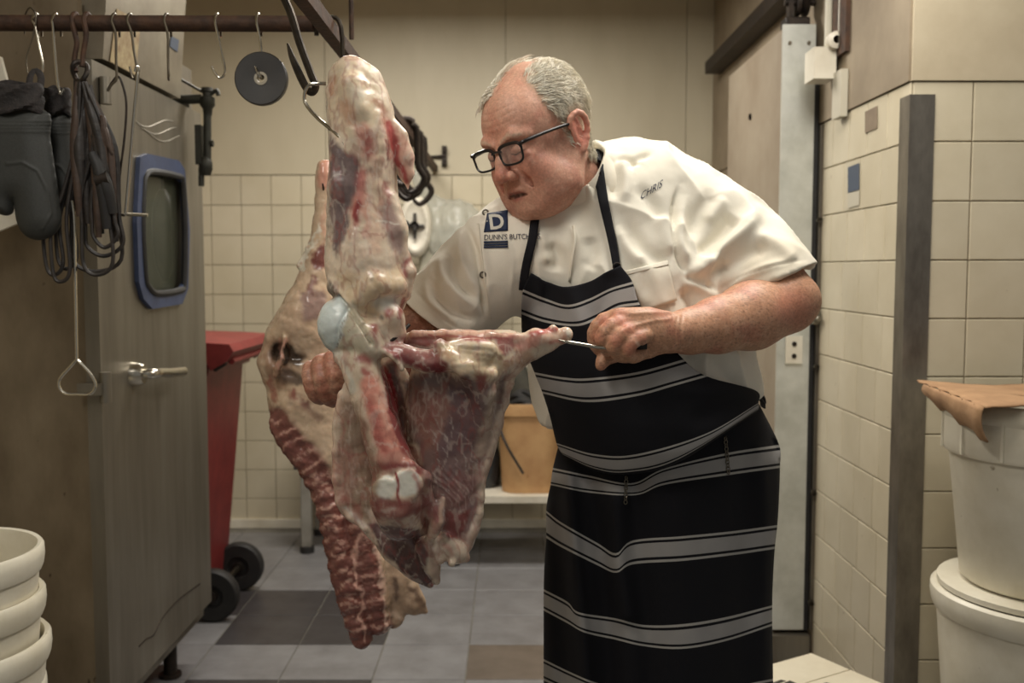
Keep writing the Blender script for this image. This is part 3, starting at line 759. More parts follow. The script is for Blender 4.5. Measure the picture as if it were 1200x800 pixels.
# skewer with a triangular handle
sk = empty('skewer', 'long steel skewer with a triangular handle hanging below the cords', 'skewer')
mb = MB(); mb.tube([P(84, 235, Yf), P(87, 262, Yf), P(88.5, 340, Yf), P(90, 421, Yf)], .0034, 8, 3); mb.build('shaft', m_chrome, sk)
mb = MB(); mb.tube([P(90, 421, Yf), P(80, 432, Yf), P(70, 444, Yf), P(70, 455, Yf), P(78, 461, Yf), P(92, 461.5, Yf), P(106, 461, Yf), P(112, 452, Yf), P(108, 441, Yf), P(99, 430, Yf)], .0034, 8, 4, closed=True); mb.build('handle', m_chrome, sk)
# black disc
dc = empty('hanging_disc', 'black round disc with a pale hub hanging from the pipe', 'disc')
Rd = Matrix.Rotation(math.pi / 2, 3, 'X') 
r0 = M(30, YR)
mb = MB(); mb.lathe([(0.010, -.006), (r0 * .25, -.006), (r0 * .30, -.008), (r0 * .9, -.006), (r0 * .96, -.009), (r0, -.006), (r0, .006), (r0 * .96, .008), (0.010, .006), (0.010, -.006)], P(306.5, 92.5, Yf - .004), 48, Rd); mb.build('plate', material('disc_black', (34, 32, 30), 0.45, c2=(46, 42, 38), scale=20), dc)
mb = MB(); mb.lathe([(.008, -.012), (r0 * .2, -.012), (r0 * .25, -.007), (r0 * .25, .008), (.008, .008), (.008, -.012)], P(306.5, 92.5, Yf - .004), 24, Rd); mb.build('hub', material('disc_hub', (150, 142, 126), 0.4, 0.6), dc)

# oven mitts
def mitt(name, outline, Y, th, label, cuff_y, ridge):
    """padded mitt from its outline (pixel polygon at depth Y)"""
    t = empty(name, label, 'mitt', 'grey oven mitts on hooks')
    ol = np.array(outline, float); ol = catmull(np.vstack([ol, ol[:1]]), 4)[:-1]
    x0, x1 = ol[:, 0].min(), ol[:, 0].max(); y0, y1 = ol[:, 1].min(), ol[:, 1].max()
    gx = np.arange(x0 - 2, x1 + 3, 1.5); gy = np.arange(y0 - 2, y1 + 3, 1.5)
    h = M(1.5, Y)
    a = P(x0 - 4, y1 + 4, Y); b = P(x1 + 4, y0 - 4, Y)
    v = Vol((a[0], Y - th - .01, a[2]), (b[0], Y + th + .01, b[2]), h)
    _, X, YY, Z = v.box((a[0], Y - 1, a[2]), (b[0], Y + 1, b[2]))
    XX = np.broadcast_to(X, (v.n[0], 1, v.n[2])); ZZ = np.broadcast_to(Z, (v.n[0], 1, v.n[2]))
    px, py = to_px(np.stack([XX, np.full_like(XX, Y), ZZ], -1))
    d = poly_dist(px, py, ol) * M(1, Y)
    prof = th * np.sqrt(np.clip(1 - np.clip(1 + d / (th * 1.6), 0, 1) ** 2, 0, 1))
    sdf = np.abs(YY - Y) - prof; sdf = np.where(d > 0, np.maximum(d, sdf), sdf)
    v.d[:] = np.broadcast_to(sdf, v.d.shape)
    V, F = v.mesh(); V = smooth_mesh(V, F, 2); N = vnormals(V, F); px, py = to_px(V)
    C = np.tile(lin((54, 55, 52)), (len(V), 1))
    dr = np.abs(seg_dist(px, py, [(*p, 0) for p in ridge])); V = V + N * (0.0022 * np.exp(-(dr / 1.4) ** 2) - .0012 * (py < cuff_y + 12) * (py > cuff_y + 3))[:, None]
    for k in range(4): V = V + N * (0.0012 * np.exp(-((py - cuff_y - 22 - 4 * k) / 1.2) ** 2))[:, None]
    me = mesh_np('pad', V, F, m_mitt, True, C); obj('pad', me, t)
    return t
m_mitt = vcol_material('mitt_silicone', 0.55, 0.4, nscale=300, namt=.15, bump=.2, bscale=600)
m_cuff = material('mitt_cuff', (38, 35, 34), 0.85, c2=(52, 46, 44), scale=60, bump=.4, bscale=120)
def cuff(t, xs0, xs1, y0, y1, Y, th, lean=0):
    V = []; n = 40; rows = 9
    for r in range(rows):
        f = r / (rows - 1); yy = y0 + (y1 - y0) * f
        for k in range(n):
            a = 2 * math.pi * k / n; xm = (xs0 + xs1) / 2 + lean * f; w = (xs1 - xs0) / 2 * (1 + .05 * math.sin(r * 1.7 + k * .3))
            V.append(P(xm + w * math.cos(a), yy + 2.0 * math.sin(a * 3 + r) + 1.4 * math.cos(2 * a), Y + th * math.sin(a) * (1 + .15 * math.sin(5 * a + r * 1.3))))
    F = [(r * n + k, r * n + (k + 1) % n, (r + 1) * n + (k + 1) % n, (r + 1) * n + k) for r in range(rows - 1) for k in range(n)]
    mb = MB(); mb.add(V, F); o = mb.build('cuff', m_cuff, t); s = o.modifiers.new('thick', 'SOLIDIFY'); s.thickness = .004; s.offset = -1
YM = YR - .045
t = mitt('oven_mitt', [(-22, 128), (52, 128), (58, 160), (64, 200), (70, 240), (71, 262), (60, 277), (42, 281), (28, 274), (20, 258), (17, 236), (14, 250), (4, 252), (-8, 246), (-16, 225), (-20, 180)], YM, .030, 'grey silicone oven mitt hanging in front at the far left', 120, [(8, 192), (26, 190), (44, 200), (56, 225), (60, 250), (50, 268)])
cuff(t, -24, 50, 98, 132, YM, .034, 3); mb = MB(); mb.tube([P(34, 100, YM), P(36, 88, YM + .01), P(42, 82, YM + .022), P(48, 90, YM + .01), P(47, 102, YM)], .007, 8, 3, flat=(.4, 1)); mb.build('loop', m_cuff, t)
YM2 = YR + .03
t = mitt('oven_mitt', [(48, 132), (80, 132), (84, 160), (90, 200), (97, 230), (94, 244), (84, 246), (70, 238), (60, 225), (50, 200)], YM2, .026, 'grey silicone oven mitt partly hidden behind the other mitt', 122, [(63, 192), (72, 196), (84, 215), (90, 236)])
cuff(t, 46, 83, 104, 134, YM2, .028, 1)

bm = bmesh.new(); prism(bm, [P(-60, 40, 2.30), P(0, 66, 2.30), P(9, 100, 2.30), P(24, 180, 2.30), P(22, 261, 2.30), P(-10, 274, 2.30), P(-60, 285, 2.30)], (0, .012, 0))
o = bm_obj('white_board', bm, m_white, bevel=.003); tag(o, 'white board behind the oven mitts at the left edge', 'board')
mb = MB(); mb.tube([P(-30, 52, 2.305), P(-30, 30, 2.20), P(-30, 18, YR + .02), P(-30, 20, YR - .02)], .003, 8, 3); mb.build('hanger', m_wire, o)
# bundle of straps and cords hung from two rusty chain hooks
mb = MB(); mb.tube(over(89)[1:] + [P(88, 40, Yf), P(90, 52, Yf), P(87, 70, Yf), P(89, 84, Yf - .004)], .0055, 8, 4); o = mb.build('rusty_hook', m_rust); tag(o, 'rusty hook on the left above the dark cord bundle', 'hook')
mb = MB(); mb.tube(over(103)[1:] + [P(101, 40, Yf), P(98, 60, Yf), P(96, 78, Yf - .004)], .0055, 8, 4); o = mb.build('rusty_hook', m_rust); tag(o, 'rusty hook on the right above the dark cord bundle', 'hook')
cb = empty('cord_bundle', 'bundle of dark leather straps and cords hanging from a ring', 'cords')
c0 = P(94, 84, Yf - .004)
mb = MB(); mb.tube([c0 + np.array([M(8, YR) * math.cos(a), 0.006 * math.sin(2 * a), M(11, YR) * math.sin(a)]) for a in np.linspace(0, 2 * math.pi, 16)[:-1]], .0055, 8, 2, closed=True); mb.build('ring', m_dark, cb)
rnd = random.Random(4)
m_strap = material('dark_leather', (33, 30, 28), 0.5, c2=(50, 43, 38), scale=40, bump=.2)
m_strap2 = material('brown_leather', (72, 54, 42), 0.6, c2=(52, 40, 32), scale=40, bump=.2)
for k in range(11):
    x0 = 88 + rnd.random() * 12; xb = 90 + 44 * (k / 10) + rnd.uniform(-4, 4); yb = 200 + rnd.random() * 60; dy = -.03 + .06 * rnd.random()
    mb = MB(); mb.tube([P(x0, 94, Yf), P((x0 + xb) / 2, 130, Yf + dy), P(xb, 175, Yf + dy), P(xb + 4, yb, Yf + dy * 1.2), P(xb + 6, yb + 30, Yf + dy)], [.005, .008, .0095, .008, .006], 8, 4, flat=(.5, 1.0)); mb.build('strap', m_strap if k % 4 else m_strap2, cb)
for k, (xa, xb, yb) in enumerate(((60, 82, 330), (52, 74, 322), (84, 142, 318), (96, 132, 322), (100, 144, 300), (66, 90, 315), (108, 138, 290))):
    dy = .012 * (k % 3) - .02
    mb = MB(); mb.tube([P(94 + k, 96, Yf + dy), P(max(xa + 14, 90 + k), 160, Yf + dy), P(max(xa + 6, 74) if xa < 80 else xa, 225, Yf + dy), P(xa, 262, Yf + dy), P(xa + 2, yb - 12, Yf + dy), P((xa + xb) / 2, yb, Yf + dy), P(xb, yb - 14, Yf + dy), P(xb - 4, 255, Yf + dy), P(max(xb - 14, 88), 190, Yf + dy), P(100 + k, 100, Yf + dy + .008)], .0042, 8, 5); mb.build('cord', m_strap, cb)
for k in range(6):
    xb = 92 + 7.5 * k; dy = -.012 + .012 * (k % 3)
    mb = MB(); mb.tube([P(94 + k, 96, Yf + dy), P((94 + xb) / 2 + 1, 130, Yf + dy), P(xb, 170, Yf + dy - .008), P(xb + 3, 215, Yf + dy - .008), P(xb + 4, 240 + 6 * (k % 2), Yf + dy)], [.006, .011, .012, .010, .005], 8, 3, flat=(.6, 1.0)); mb.build('strap', m_strap, cb)
for xx, y0, y1 in ((118, 205, 268), (124, 215, 250)):
    mb = MB(); mb.tube([P(xx - 10, y0 - 25, Yf - .025), P(xx, y0, Yf - .03), P(xx + 8, y1, Yf - .02)], [.010, .013, .010], 10, 3); mb.build('cord_grip', m_rub, cb)
mb = MB(); mb.tube([P(113, 212, Yf - .03), P(128, 208, Yf - .03)], .015, 10); mb.build('buckle', m_dark, cb)
for xa, ya, xb, yb in ((108, 138, 118, 190), (118, 138, 126, 196), (120, 150, 131, 180)):
    mb = MB(); mb.tube([P(xa - 1, ya + 8, Yf - .02), P(xa, ya, Yf - .02), P(xa + 3, ya + 2, Yf - .022), P((xa + xb) / 2, (ya + yb) / 2, Yf - .02), P(xb, yb, Yf - .02)], [.003, .004, .006, .007, .002], 8, 3); mb.build('hook_end', m_strap2, cb)

# dark spare hooks at the far end of the overhead rail
for k in range(7):
    yy = 3.62 + .085 * k + .02 * (k % 2); xx = (XA + XB_) / 2; dz = .02 * (k % 3); s = 1 if k % 2 else -1
    hook_obj('spare_hook', [(xx - s * .034, yy, ZR + .02), (xx - s * .02, yy, ZR + .030), (xx + s * .01, yy, ZR + .030), (xx + s * .034, yy + .01, ZR + .01), (xx + s * .035, yy + .02, ZR - .09 - dz), (xx + s * .06, yy + .03, ZR - .15 - dz), (xx + s * .01, yy + .03, ZR - .20 - dz), (xx - s * .035, yy + .02, ZR - .15 - dz)], 0.0125, m_dark, 'dark spare meat hook at the far rail end, ' + ['nearest the camera', 'second from the front', 'third from the front', 'in the middle', 'third from the back', 'second from the back', 'closest to the wall'][k], 'hook', 'spare hooks at the far end of the rail', taper=True)
# ---------------------------------------------------------------- things by the back wall
m_bench = material('bench_grey', (150, 146, 136), 0.5, c2=(120, 116, 106), scale=9)
m_bench_d = material('bench_dark', (64, 60, 56), 0.6)
bt_ = empty('low_bench', 'low white topped bench carrying the orange bucket by the back wall', 'bench')
zt_ = P(600, 578, 4.42)[2]
XB0, XB1 = P(526, 580, 4.42)[0], 0.30
YB0, YB1 = 4.36, 4.72
box_obj('top', (XB0, YB0, zt_ - .03), (XB1, YB1, zt_), m_white, bt_, bevel=.006)
for x, y in ((XB0 + .022, 4.42), (XB0 + .022, 4.66), (XB1 - .05, 4.42), (XB1 - .05, 4.66)):
    mb = MB(); mb.box((x - .02, y - .02, 0.03), (x + .02, y + .02, zt_ - .028)); mb.build('leg', m_bench, bt_, bevel=.004)
    mb = MB(); mb.lathe([(0.0001, 0), (.028, 0), (.028, .03), (.02, .034)], (x, y, 0), 16); mb.build('foot', m_rub, bt_)
sl = empty('work_stool', 'dark topped stool with grey legs behind the hanging carcass', 'stool')
xs0 = P(352, 600, 4.62)[0]
box_obj('seat', (xs0 - .02, 4.58, .40), (xs0 + .40, 4.98, .52), m_bench_d, sl, bevel=.008)
for x in (xs0 + .03, xs0 + .35):
    for y in (4.62, 4.94):
        mb = MB(); mb.box((x - .024, y - .024, 0.03), (x + .024, y + .024, .405)); mb.build('leg', m_bench, sl, bevel=.004)
        mb = MB(); mb.lathe([(0.0001, 0), (.034, 0), (.034, .03), (.02, .034)], (x, y, 0), 16); mb.build('foot', m_rub, sl)
# orange bucket with a square side
m_or = material('orange_plastic', (200, 160, 112), 0.5, c2=(178, 136, 92), scale=9, spots=(20, .7, (150, 102, 58)))
bk = empty('bucket', 'orange plastic bucket holding black cords on the low bench', 'bucket')
cY = 4.54; cx = P(620, 570, cY)[0]; R0 = M(37, cY); hB = M(104, cY)
V = []; n = 40; rows = [(0.0, .86), (.08, .87), (.86, .99), (.87, 1.05), (.95, 1.06), (1.0, 1.05), (1.0, .97), (.5, .90), (.06, .80)]
for f, s in rows:
    for k in range(n):
        a = 2 * math.pi * k / n; sq = 1 / max(abs(math.cos(a)), abs(math.sin(a)))
        m_ = min(sq, 1.18) * R0 * s; V.append((cx + m_ * math.cos(a), cY + m_ * math.sin(a), zt_ + .001 + hB * f))
F = [(r * n + k, r * n + (k + 1) % n, (r + 1) * n + (k + 1) % n, (r + 1) * n + k) for r in range(len(rows) - 1) for k in range(n)] + [tuple(range(n))[::-1], tuple(range((len(rows) - 1) * n, len(rows) * n))]
mb = MB(); mb.add(V, F); mb.build('body', m_or, bk)
mb = MB(); mb.tube([(cx - R0 * 1.08, cY, zt_ + hB * .92), (cx - R0 * .8, cY - R0 * 1.05, zt_ + hB * .62), (cx - R0 * .2, cY - R0 * 1.2, zt_ + hB * .25)], .006, 8, 4); mb.build('handle', m_rub, bk)
cc = empty('cord_coil', 'black cord coil lying in the orange bucket', 'cord')
for k in range(3):
    mb = MB(); mb.tube([(cx + R0 * (.80 - .1 * k) * math.cos(a), cY + R0 * (.72 - .1 * k) * math.sin(a), zt_ + hB * (.93 + .05 * k) + .02 * math.sin(3 * a + k)) for a in np.linspace(0, 2 * math.pi, 14)[:-1]], .016, 8, 3, closed=True); mb.build('loop', m_rub, cc)
mb = MB(); mb.lathe([(0.0001, 0), (R0 * .82, 0), (R0 * .8, .02), (0.0001, .05)], (cx, cY, zt_ + hB * .6), 24); mb.build('coil_core', m_rub, cc)
# black bag slumped beside the bucket
bgp = P(572, 545, 4.60)
v = Vol(bgp - .16, bgp + np.array([.16, .16, .22]), .008)
v.ell(bgp + (0, 0, -.02), (.06, .10, .12), k=.02); v.ell(bgp + (.01, 0, .09), (.035, .06, .07), k=.03); v.cut((0, 0, zt_ + .001), (0, 0, -1), bgp - .3, bgp + .3)
V, F = v.mesh(); N = vnormals(V, F); V = V + N * (.02 * (fbm(V, 22) - .5))[:, None]; V[:, 2] = np.maximum(V[:, 2], zt_ + .001)
o = obj('black_bag', mesh_np('black_bag', V, F, material('bin_bag', (34, 35, 36), .35, c2=(48, 50, 54), scale=20))); tag(o, 'crumpled black plastic bag beside the orange bucket', 'bag')
# plastic covered bandsaw behind the meat
bs = empty('bandsaw', 'plastic covered bandsaw with a round wheel cover by the back wall', 'machine')
Yb = 4.76
m_mach = material('machine_enamel', (176, 172, 154), .45, c2=(150, 146, 128), scale=6); m_machd = material('machine_grey', (88, 86, 76), .5, c2=(70, 68, 60), scale=6)
wc = P(487, 265, Yb)
v = Vol(wc - np.array([.12, .12, .18]), wc + np.array([.12, .12, .18]), .006)
v.ell(wc, (M(19, Yb), .055, M(37, Yb)), k=.01); v.ell(wc + (0, -.045, 0), (M(14, Yb), .03, M(30, Yb)), k=.004, mode='sub')
V, F = v.mesh(); obj('wheel_cover', mesh_np('wheel_cover', smooth_mesh(V, F, 1), F, m_white), bs)
mb = MB()
for a in (0, math.pi / 2, math.pi, 1.5 * math.pi): mb.tube([wc + (0, -.035, 0), wc + (.045 * math.cos(a), -.035, .06 * math.sin(a))], .008, 8)
mb.lathe([(0.0001, -.02), (.02, -.02), (.022, .03)], wc + (0, -.03, 0), 14, Matrix.Rotation(math.pi / 2, 3, 'X')); mb.lathe([(0.0001, -.01), (.022, -.01), (.022, .01)], wc + (-.045, -.045, 0.004), 12, Matrix.Rotation(math.pi / 2, 3, 'X'))
mb.build('hand_wheel', m_bench_d, bs)
mb = MB(); mb.box((P(490, 300, Yb)[0], Yb + .02, P(500, 426, Yb)[2]), (P(560, 300, Yb)[0], Yb + .26, P(500, 290, Yb)[2])); mb.build('column', m_mach, bs, bevel=.02)
mb = MB(); mb.box((P(480, 480, Yb)[0], Yb - .10, P(500, 440, Yb)[2]), (P(600, 480, Yb)[0], Yb + .28, P(500, 425, Yb)[2])); mb.build('table', m_steel, bs, bevel=.006)
mb = MB(); mb.box((P(470, 560, Yb)[0], Yb - .02, 0.02), (P(566, 560, Yb)[0] - .05, Yb + .28, P(500, 441, Yb)[2])); mb.build('base', m_machd, bs, bevel=.01)
bm = bmesh.new(); prism(bm, [P(585, 408, Yb), P(612, 418, Yb), P(650, 500, Yb), P(604, 500, Yb), P(590, 470, Yb)], (0, .2, 0)); bm_obj('chute', bm, m_machd, bs, bevel=.006)
bm = bmesh.new(); prism(bm, [P(611, 415, Yb - .02), P(622, 415, Yb - .02), P(656, 500, Yb - .02), P(644, 500, Yb - .02)], (0, .22, 0)); bm_obj('chute_lip', bm, m_mach, bs, bevel=.004)
# clear plastic drape
v = Vol(P(455, 370, Yb) - np.array([.1, .2, .1]), P(600, 200, Yb) + np.array([.2, .4, .1]), .008)
v.ell(P(530, 275, Yb + .12), (M(42, Yb), .15, M(42, Yb)), k=.03); v.chain([P(535, 290, Yb + .12), P(545, 335, Yb + .12), P(548, 372, Yb + .12)], [.15, .16, .13], k=.05); v.chain([P(488, 205, Yb + .05), P(500, 240, Yb + .1)], [.03, .06], k=.05)
V, F = v.mesh(); N = vnormals(V, F); V = V + N * (.045 * (fbm(V * np.array([1, 1, .35]), 20) - .5))[:, None]; V = smooth_mesh(V, F, 1)
m_pl = glass_material('clear_plastic', (.52, .52, .45), .5, .3)
obj('plastic_cover', mesh_np('plastic_cover', V, F, m_pl), bs)

# ---------------------------------------------------------------- right foreground: tubs, cardboard, carton
cX, cYt = 1.235, 2.245
tub('plastic_tub', (cX + .01, cYt, 0), .262, .590, .05, 'large white plastic tub at the bottom of the right stack', 'white tubs against the right wall')
mb = MB(); mb.lathe([(0.0001, 0), (.247, 0), (.247, .012), (.12, .016), (0.0001, .016)], (cX + .01, cYt, .598), 40); o = mb.build('tub_lid', m_tub); tag(o, 'flat white lid between the two right tubs', 'lid')
t2 = tub('plastic_tub', (cX, cYt, .615), .243, .418, .04, 'white plastic tub standing on top at the right edge', 'white tubs against the right wall')
mb = MB(); mb.lathe([(.19, .30), (.231, .30), (.236, .31), (.236, .395), (.225, .40)], (0, 0, 0), 48); mb.build('flange', m_tub, t2)
for k in range(14):
    a = 2 * math.pi * k / 14 + .2; mb = MB(); mb.box((.228, -.003, .305), (.24, .003, .39), rot=Matrix.Rotation(a, 3, 'Z')); mb.build('rib', m_tub, t2)
# cardboard sheet on the top tub
m_card = material('cardboard', (170, 134, 98), .85, c2=(148, 114, 82), scale=14, bump=.15, bscale=60)
cd = []
zc = .615 + .418 + .012
nx_, ny_ = 26, 20; V = []; L0 = np.array([1.012, 2.05]); 
for i in range(nx_):
    for j in range(ny_):
        u, w = i / (nx_ - 1), j / (ny_ - 1)
        x = 0.985 + .46 * u; y = 2.06 + .36 * w - .03 * u
        z = zc + .016 * math.sin(u * 7 + w * 2) * .35 + .012 * w
        if u < .12: z -= 0; 
        e = .006 * math.sin(j * 2.1) if i in (0,) else 0
        V.append((x + e, y + (.006 * math.sin(i * 1.7) if j in (0, ny_ - 1) else 0), z))
F = [(i * ny_ + j, (i + 1) * ny_ + j, (i + 1) * ny_ + j + 1, i * ny_ + j + 1) for i in range(nx_ - 1) for j in range(ny_ - 1) if not ((i in (9, 10, 11) and j == 5) or (i in (8, 9, 10) and j == 8))]
cdo = empty('cardboard_sheet', 'torn brown cardboard sheet lying on the top white tub', 'cardboard')
mb = MB(); mb.add(V, F); o = mb.build('sheet', m_card, cdo); s = o.modifiers.new('thick', 'SOLIDIFY'); s.thickness = .004
V2 = []; 
for i in range(10):
    for j in range(8):
        w = i / 9; d = j / 7; y = 2.06 + .30 * w; L = .075 * (1 - .55 * w) + .006 * math.sin(i * 2)
        V2.append((0.985 - .014 * math.sin(d * 1.5) + .03 * d * d, y + .01 * d, zc + .012 * w - L * d))
F2 = [(i * 8 + j, (i + 1) * 8 + j, (i + 1) * 8 + j + 1, i * 8 + j + 1) for i in range(9) for j in range(7)]
mb = MB(); mb.add(V2, F2); o = mb.build('flap', m_card, cdo); s = o.modifiers.new('thick', 'SOLIDIFY'); s.thickness = .004
# white printed carton on the floor by the side wall
zc = .30
A = GZ(955, 765, zc); B = GZ(1030, 797, zc); Cc = GZ(906, 773.5, zc)
e1 = (B - A) / np.linalg.norm(B - A); e2 = np.array([e1[1], -e1[0], 0]); e2 = e2 if e2[0] < 0 else -e2
e1 = np.array([-e2[1], e2[0], 0]); e1 = e1 if e1[1] < 0 else -e1
A = A + np.array([-.01, 0, 0])
ct = empty('carton', 'white printed cardboard carton on the floor beside the sliding door', 'box')
m_cart = material('white_carton', (216, 208, 186), .6, c2=(200, 190, 166), scale=6)
def cp(a, b, z): return A + e1 * a + e2 * b + np.array([0, 0, z - zc])
bm = bmesh.new(); prism(bm, [cp(0, 0, .002), cp(.30, 0, .002), cp(.30, .30, .002), cp(0, .30, .002)], (0, 0, zc - .006)); bm_obj('body', bm, m_cart, ct, bevel=.003)
for b0, b1, a0, a1 in ((0, .30, 0.0, .128), (0, .30, .132, .30)):
    bm = bmesh.new(); prism(bm, [cp(a0, b0, zc - .004), cp(a1, b0, zc - .004), cp(a1, b1, zc - .004), cp(a0, b1, zc - .004)], (0, 0, .004)); bm_obj('flap', bm, m_cart, ct, bevel=.001)
m_ink = material('print_ink', (48, 46, 34), .7)
mb = MB()
rr = random.Random(3)
for (a, b, w, h) in ((.085, .20, .035, .012), (.10, .185, .02, .05), (.145, .175, .05, .018), (.165, .16, .02, .05), (.19, .14, .045, .016), (.155, .115, .02, .028), (.185, .09, .03, .02), (.21, .11, .02, .04)):
    pts = [cp(a + dx, b + dy, zc + .0004) for dx, dy in ((0, 0), (h, -.004), (h + .004, w), (.003, w + .003))]
    pts2 = [q + np.array([0, 0, .0006]) for q in pts]
    mb.add(np.array(pts + pts2), [(0, 1, 2, 3), (7, 6, 5, 4), (0, 4, 5, 1), (1, 5, 6, 2), (2, 6, 7, 3), (3, 7, 4, 0)])
mb.build('print', m_ink, ct, smooth=False)
# ---------------------------------------------------------------- the butcher
person = empty('person', 'butcher in a white jacket and striped apron leaning over the hanging meat', 'person', loc=(0, 0, 0))
def chain_px(v, pts, k=.01, mode='add', flat=None, sub=1):
    """pts: (px, py, depth, radius in px)"""
    v.chain([P(a, b, Y) for a, b, Y, r in pts], [M(r, Y) for a, b, Y, r in pts], k, mode, flat, sub)
FY = ((0, 1, 0), .9)
m_skin = vcol_material('skin', .48, .4, sss=.12, nscale=260, namt=.16, bump=.12, bscale=420)
SK = (202, 153, 130)
NECK = np.array([.51, .5, -.70]); NECK /= np.linalg.norm(NECK)
COLC = P(667, 210, 1.80)

# head ------------------------------------------------------------
def Rz(a): c, s = math.cos(a), math.sin(a); return np.array([[c, -s, 0], [s, c, 0], [0, 0, 1]])
def Rx(a): c, s = math.cos(a), math.sin(a); return np.array([[1, 0, 0], [0, c, -s], [0, s, c]])
def Ry(a): c, s = math.cos(a), math.sin(a); return np.array([[c, 0, s], [0, 1, 0], [-s, 0, c]])
HR = Rz(-.798) @ Rx(.358) @ Ry(-.1115); HS = .97; HT = np.array([.0457, 1.75, 1.5548])
def hw(L): return (np.asarray(L, float) * HS) @ HR.T + HT
def hl(W): return ((np.asarray(W, float) - HT) @ HR) / HS
nl = HR.T @ NECK
v = Vol((-.11, -.14, -.25), (.11, .16, .16), .0018)
v.ell((0, .020, .042), (.077, .098, .094), k=.01)
v.ell((0, -.046, .034), (.064, .048, .062), k=.03)
v.ell((0, -.030, -.040), (.060, .062, .070), k=.03)
nb = np.array([0, .028, -.05]); ne = hl(COLC + NECK * .07)
v.cone(nb, ne, .062, .070, k=.035); v.cone((0, -.02, -.075), ne + nl * .0 + np.array([0, -.02, 0]), .045, .055, k=.03)
for s in (-1, 1):
    v.chain([(s * .060, .012, -.040), (s * .055, -.020, -.080), (s * .027, -.060, -.098), (0, -.069, -.098)], [.022, .024, .021, .019], k=.022)
    v.ell((s * .042, -.046, -.078), (.028, .036, .032), k=.02)
    v.ell((s * .039, -.068, -.034), (.024, .023, .025), k=.016)
    v.ell((s * .044, -.050, -.056), (.025, .030, .026), k=.02)
    v.chain([(s * .052, -.074, .020), (s * .034, -.090, .026), (s * .012, -.096, .018)], [.006, .007, .006], k=.014)
v.ell((0, -.030, -.102), (.048, .050, .028), k=.022)
v.ell((0, -.077, -.103), (.020, .018, .017), k=.009)
v.ell((0, -.075, -.066), (.034, .022, .030), k=.018)
for s in (-1, 1): v.ell((s * .031, -.104, .003), (.020, .017, .012), k=.012, mode='sub')
for s in (-1, 1):
    v.ell((s * .031, -.081, .000), (.0165, .014, .0125), k=.004)
    v.chain([(s * .018, -.088, -.011), (s * .033, -.089, -.015), (s * .046, -.082, -.010)], [.003, .0042, .003], k=.007)
v.chain([(0, -.094, .012), (0, -.104, -.012), (0, -.110, -.032)], [.0080, .0100, .0138], k=.006)
for s in (-1, 1): v.ell((s * .0150, -.101, -.038), (.0095, .0130, .0100), k=.0025)
for s in (-1, 1): v.ell((s * .0075, -.113, -.0485), (.0042, .006, .004), k=.003, mode='sub')
v.chain([(-.026, -.080, -.072), (-.011, -.0935, -.066), (0, -.095, -.067), (.011, -.0935, -.066), (.026, -.080, -.072)], [.004, .006, .0055, .006, .004], k=.006)
v.chain([(-.022, -.080, -.079), (0, -.090, -.084), (.022, -.080, -.079)], [.004, .0065, .004], k=.006)
v.chain([(-.023, -.089, -.0775), (-.008, -.100, -.0745), (.008, -.100, -.0745), (.023, -.089, -.0775)], [.0018, .0048, .0048, .0018], k=.004, mode='sub')
for s in (-1, 1):
    v.chain([(s * .024, -.099, -.034), (s * .034, -.087, -.054), (s * .039, -.076, -.080)], [.0036, .0046, .0034], k=.006, mode='sub')
    v.chain([(s * .040, -.045, -.118), (s * .052, -.020, -.108), (s * .058, -.004, -.088)], [.002, .003, .002], k=.008, mode='sub')
    v.chain([(s * .037, -.072, -.084), (s * .035, -.072, -.104), (s * .022, -.070, -.119)], [.002, .0028, .002], k=.008, mode='sub')
    # ear
    v.ell((s * .078, .018, -.008), (.0075, .019, .031), Rz(s * .35), k=.006)
    v.chain([(s * .081, .000, .004), (s * .084, .006, .020), (s * .088, .024, .025), (s * .090, .036, .012), (s * .087, .035, -.010), (s * .083, .022, -.032), (s * .080, .012, -.040)], [.003, .0042, .0045, .0045, .0042, .0055, .006], k=.005, sub=2)
    v.ell((s * .090, .016, -.010), (.007, .009, .014), k=.003, mode='sub')
    v.ell((s * .090, .020, .010), (.006, .008, .007), k=.003, mode='sub')
V, F = v.mesh(); V = smooth_mesh(V, F, 1, .4); N = vnormals(V, F)
x, y, z = V.T; ax = np.abs(x)
v_ = 0
# forehead and eye creases
for zz in (.048, .060, .072): V = V - N * (.0006 * np.exp(-((z - zz - .006 * (ax / .05) ** 2) / .0022) ** 2) * (y < -.05) * sstep(.055, .03, ax))[:, None]
for s in (.006, -.005): V = V - N * (.0008 * np.exp(-((x - s) / .0022) ** 2) * (np.abs(z - .028) < .014) * (y < -.07))[:, None]
V = V + N * (.0008 * (fbm(V, 160) - .5))[:, None]
C = np.tile(lin(SK), (len(V), 1))
def blob(c, r, col, a, soft=.5):
    d = np.sqrt((((V - np.array(c)) / np.array(r)) ** 2).sum(1)) - 1
    paint(C, d, col, soft, a)
nz = fbm(V, 45); 
for s in (-1, 1):
    blob((s * .045, -.07, -.035), (.035, .035, .032), (206, 138, 116), .55)
    blob((s * .05, -.04, -.085), (.035, .05, .03), (204, 142, 120), .4)
    blob((s * .085, .02, -.007), (.014, .025, .034), (204, 122, 104), .7)
    blob((s * .031, -.09, -.012), (.018, .02, .007), (168, 108, 94), .5)
blob((0, -.115, -.035), (.022, .02, .016), (202, 124, 106), .6)
blob((0, -.09, .03), (.04, .03, .02), (202, 140, 116), .4)
blob((0, -.05, .085), (.06, .05, .04), (222, 172, 146), .6)
blob((0, -.10, -.074), (.024, .02, .0105), (158, 88, 78), .75, .35)
blob((0, -.095, -.0752), (.020, .02, .0040), (44, 22, 20), 1.0, .5)
blob((0, -.088, -.055), (.026, .02, .008), (176, 124, 104), .4)
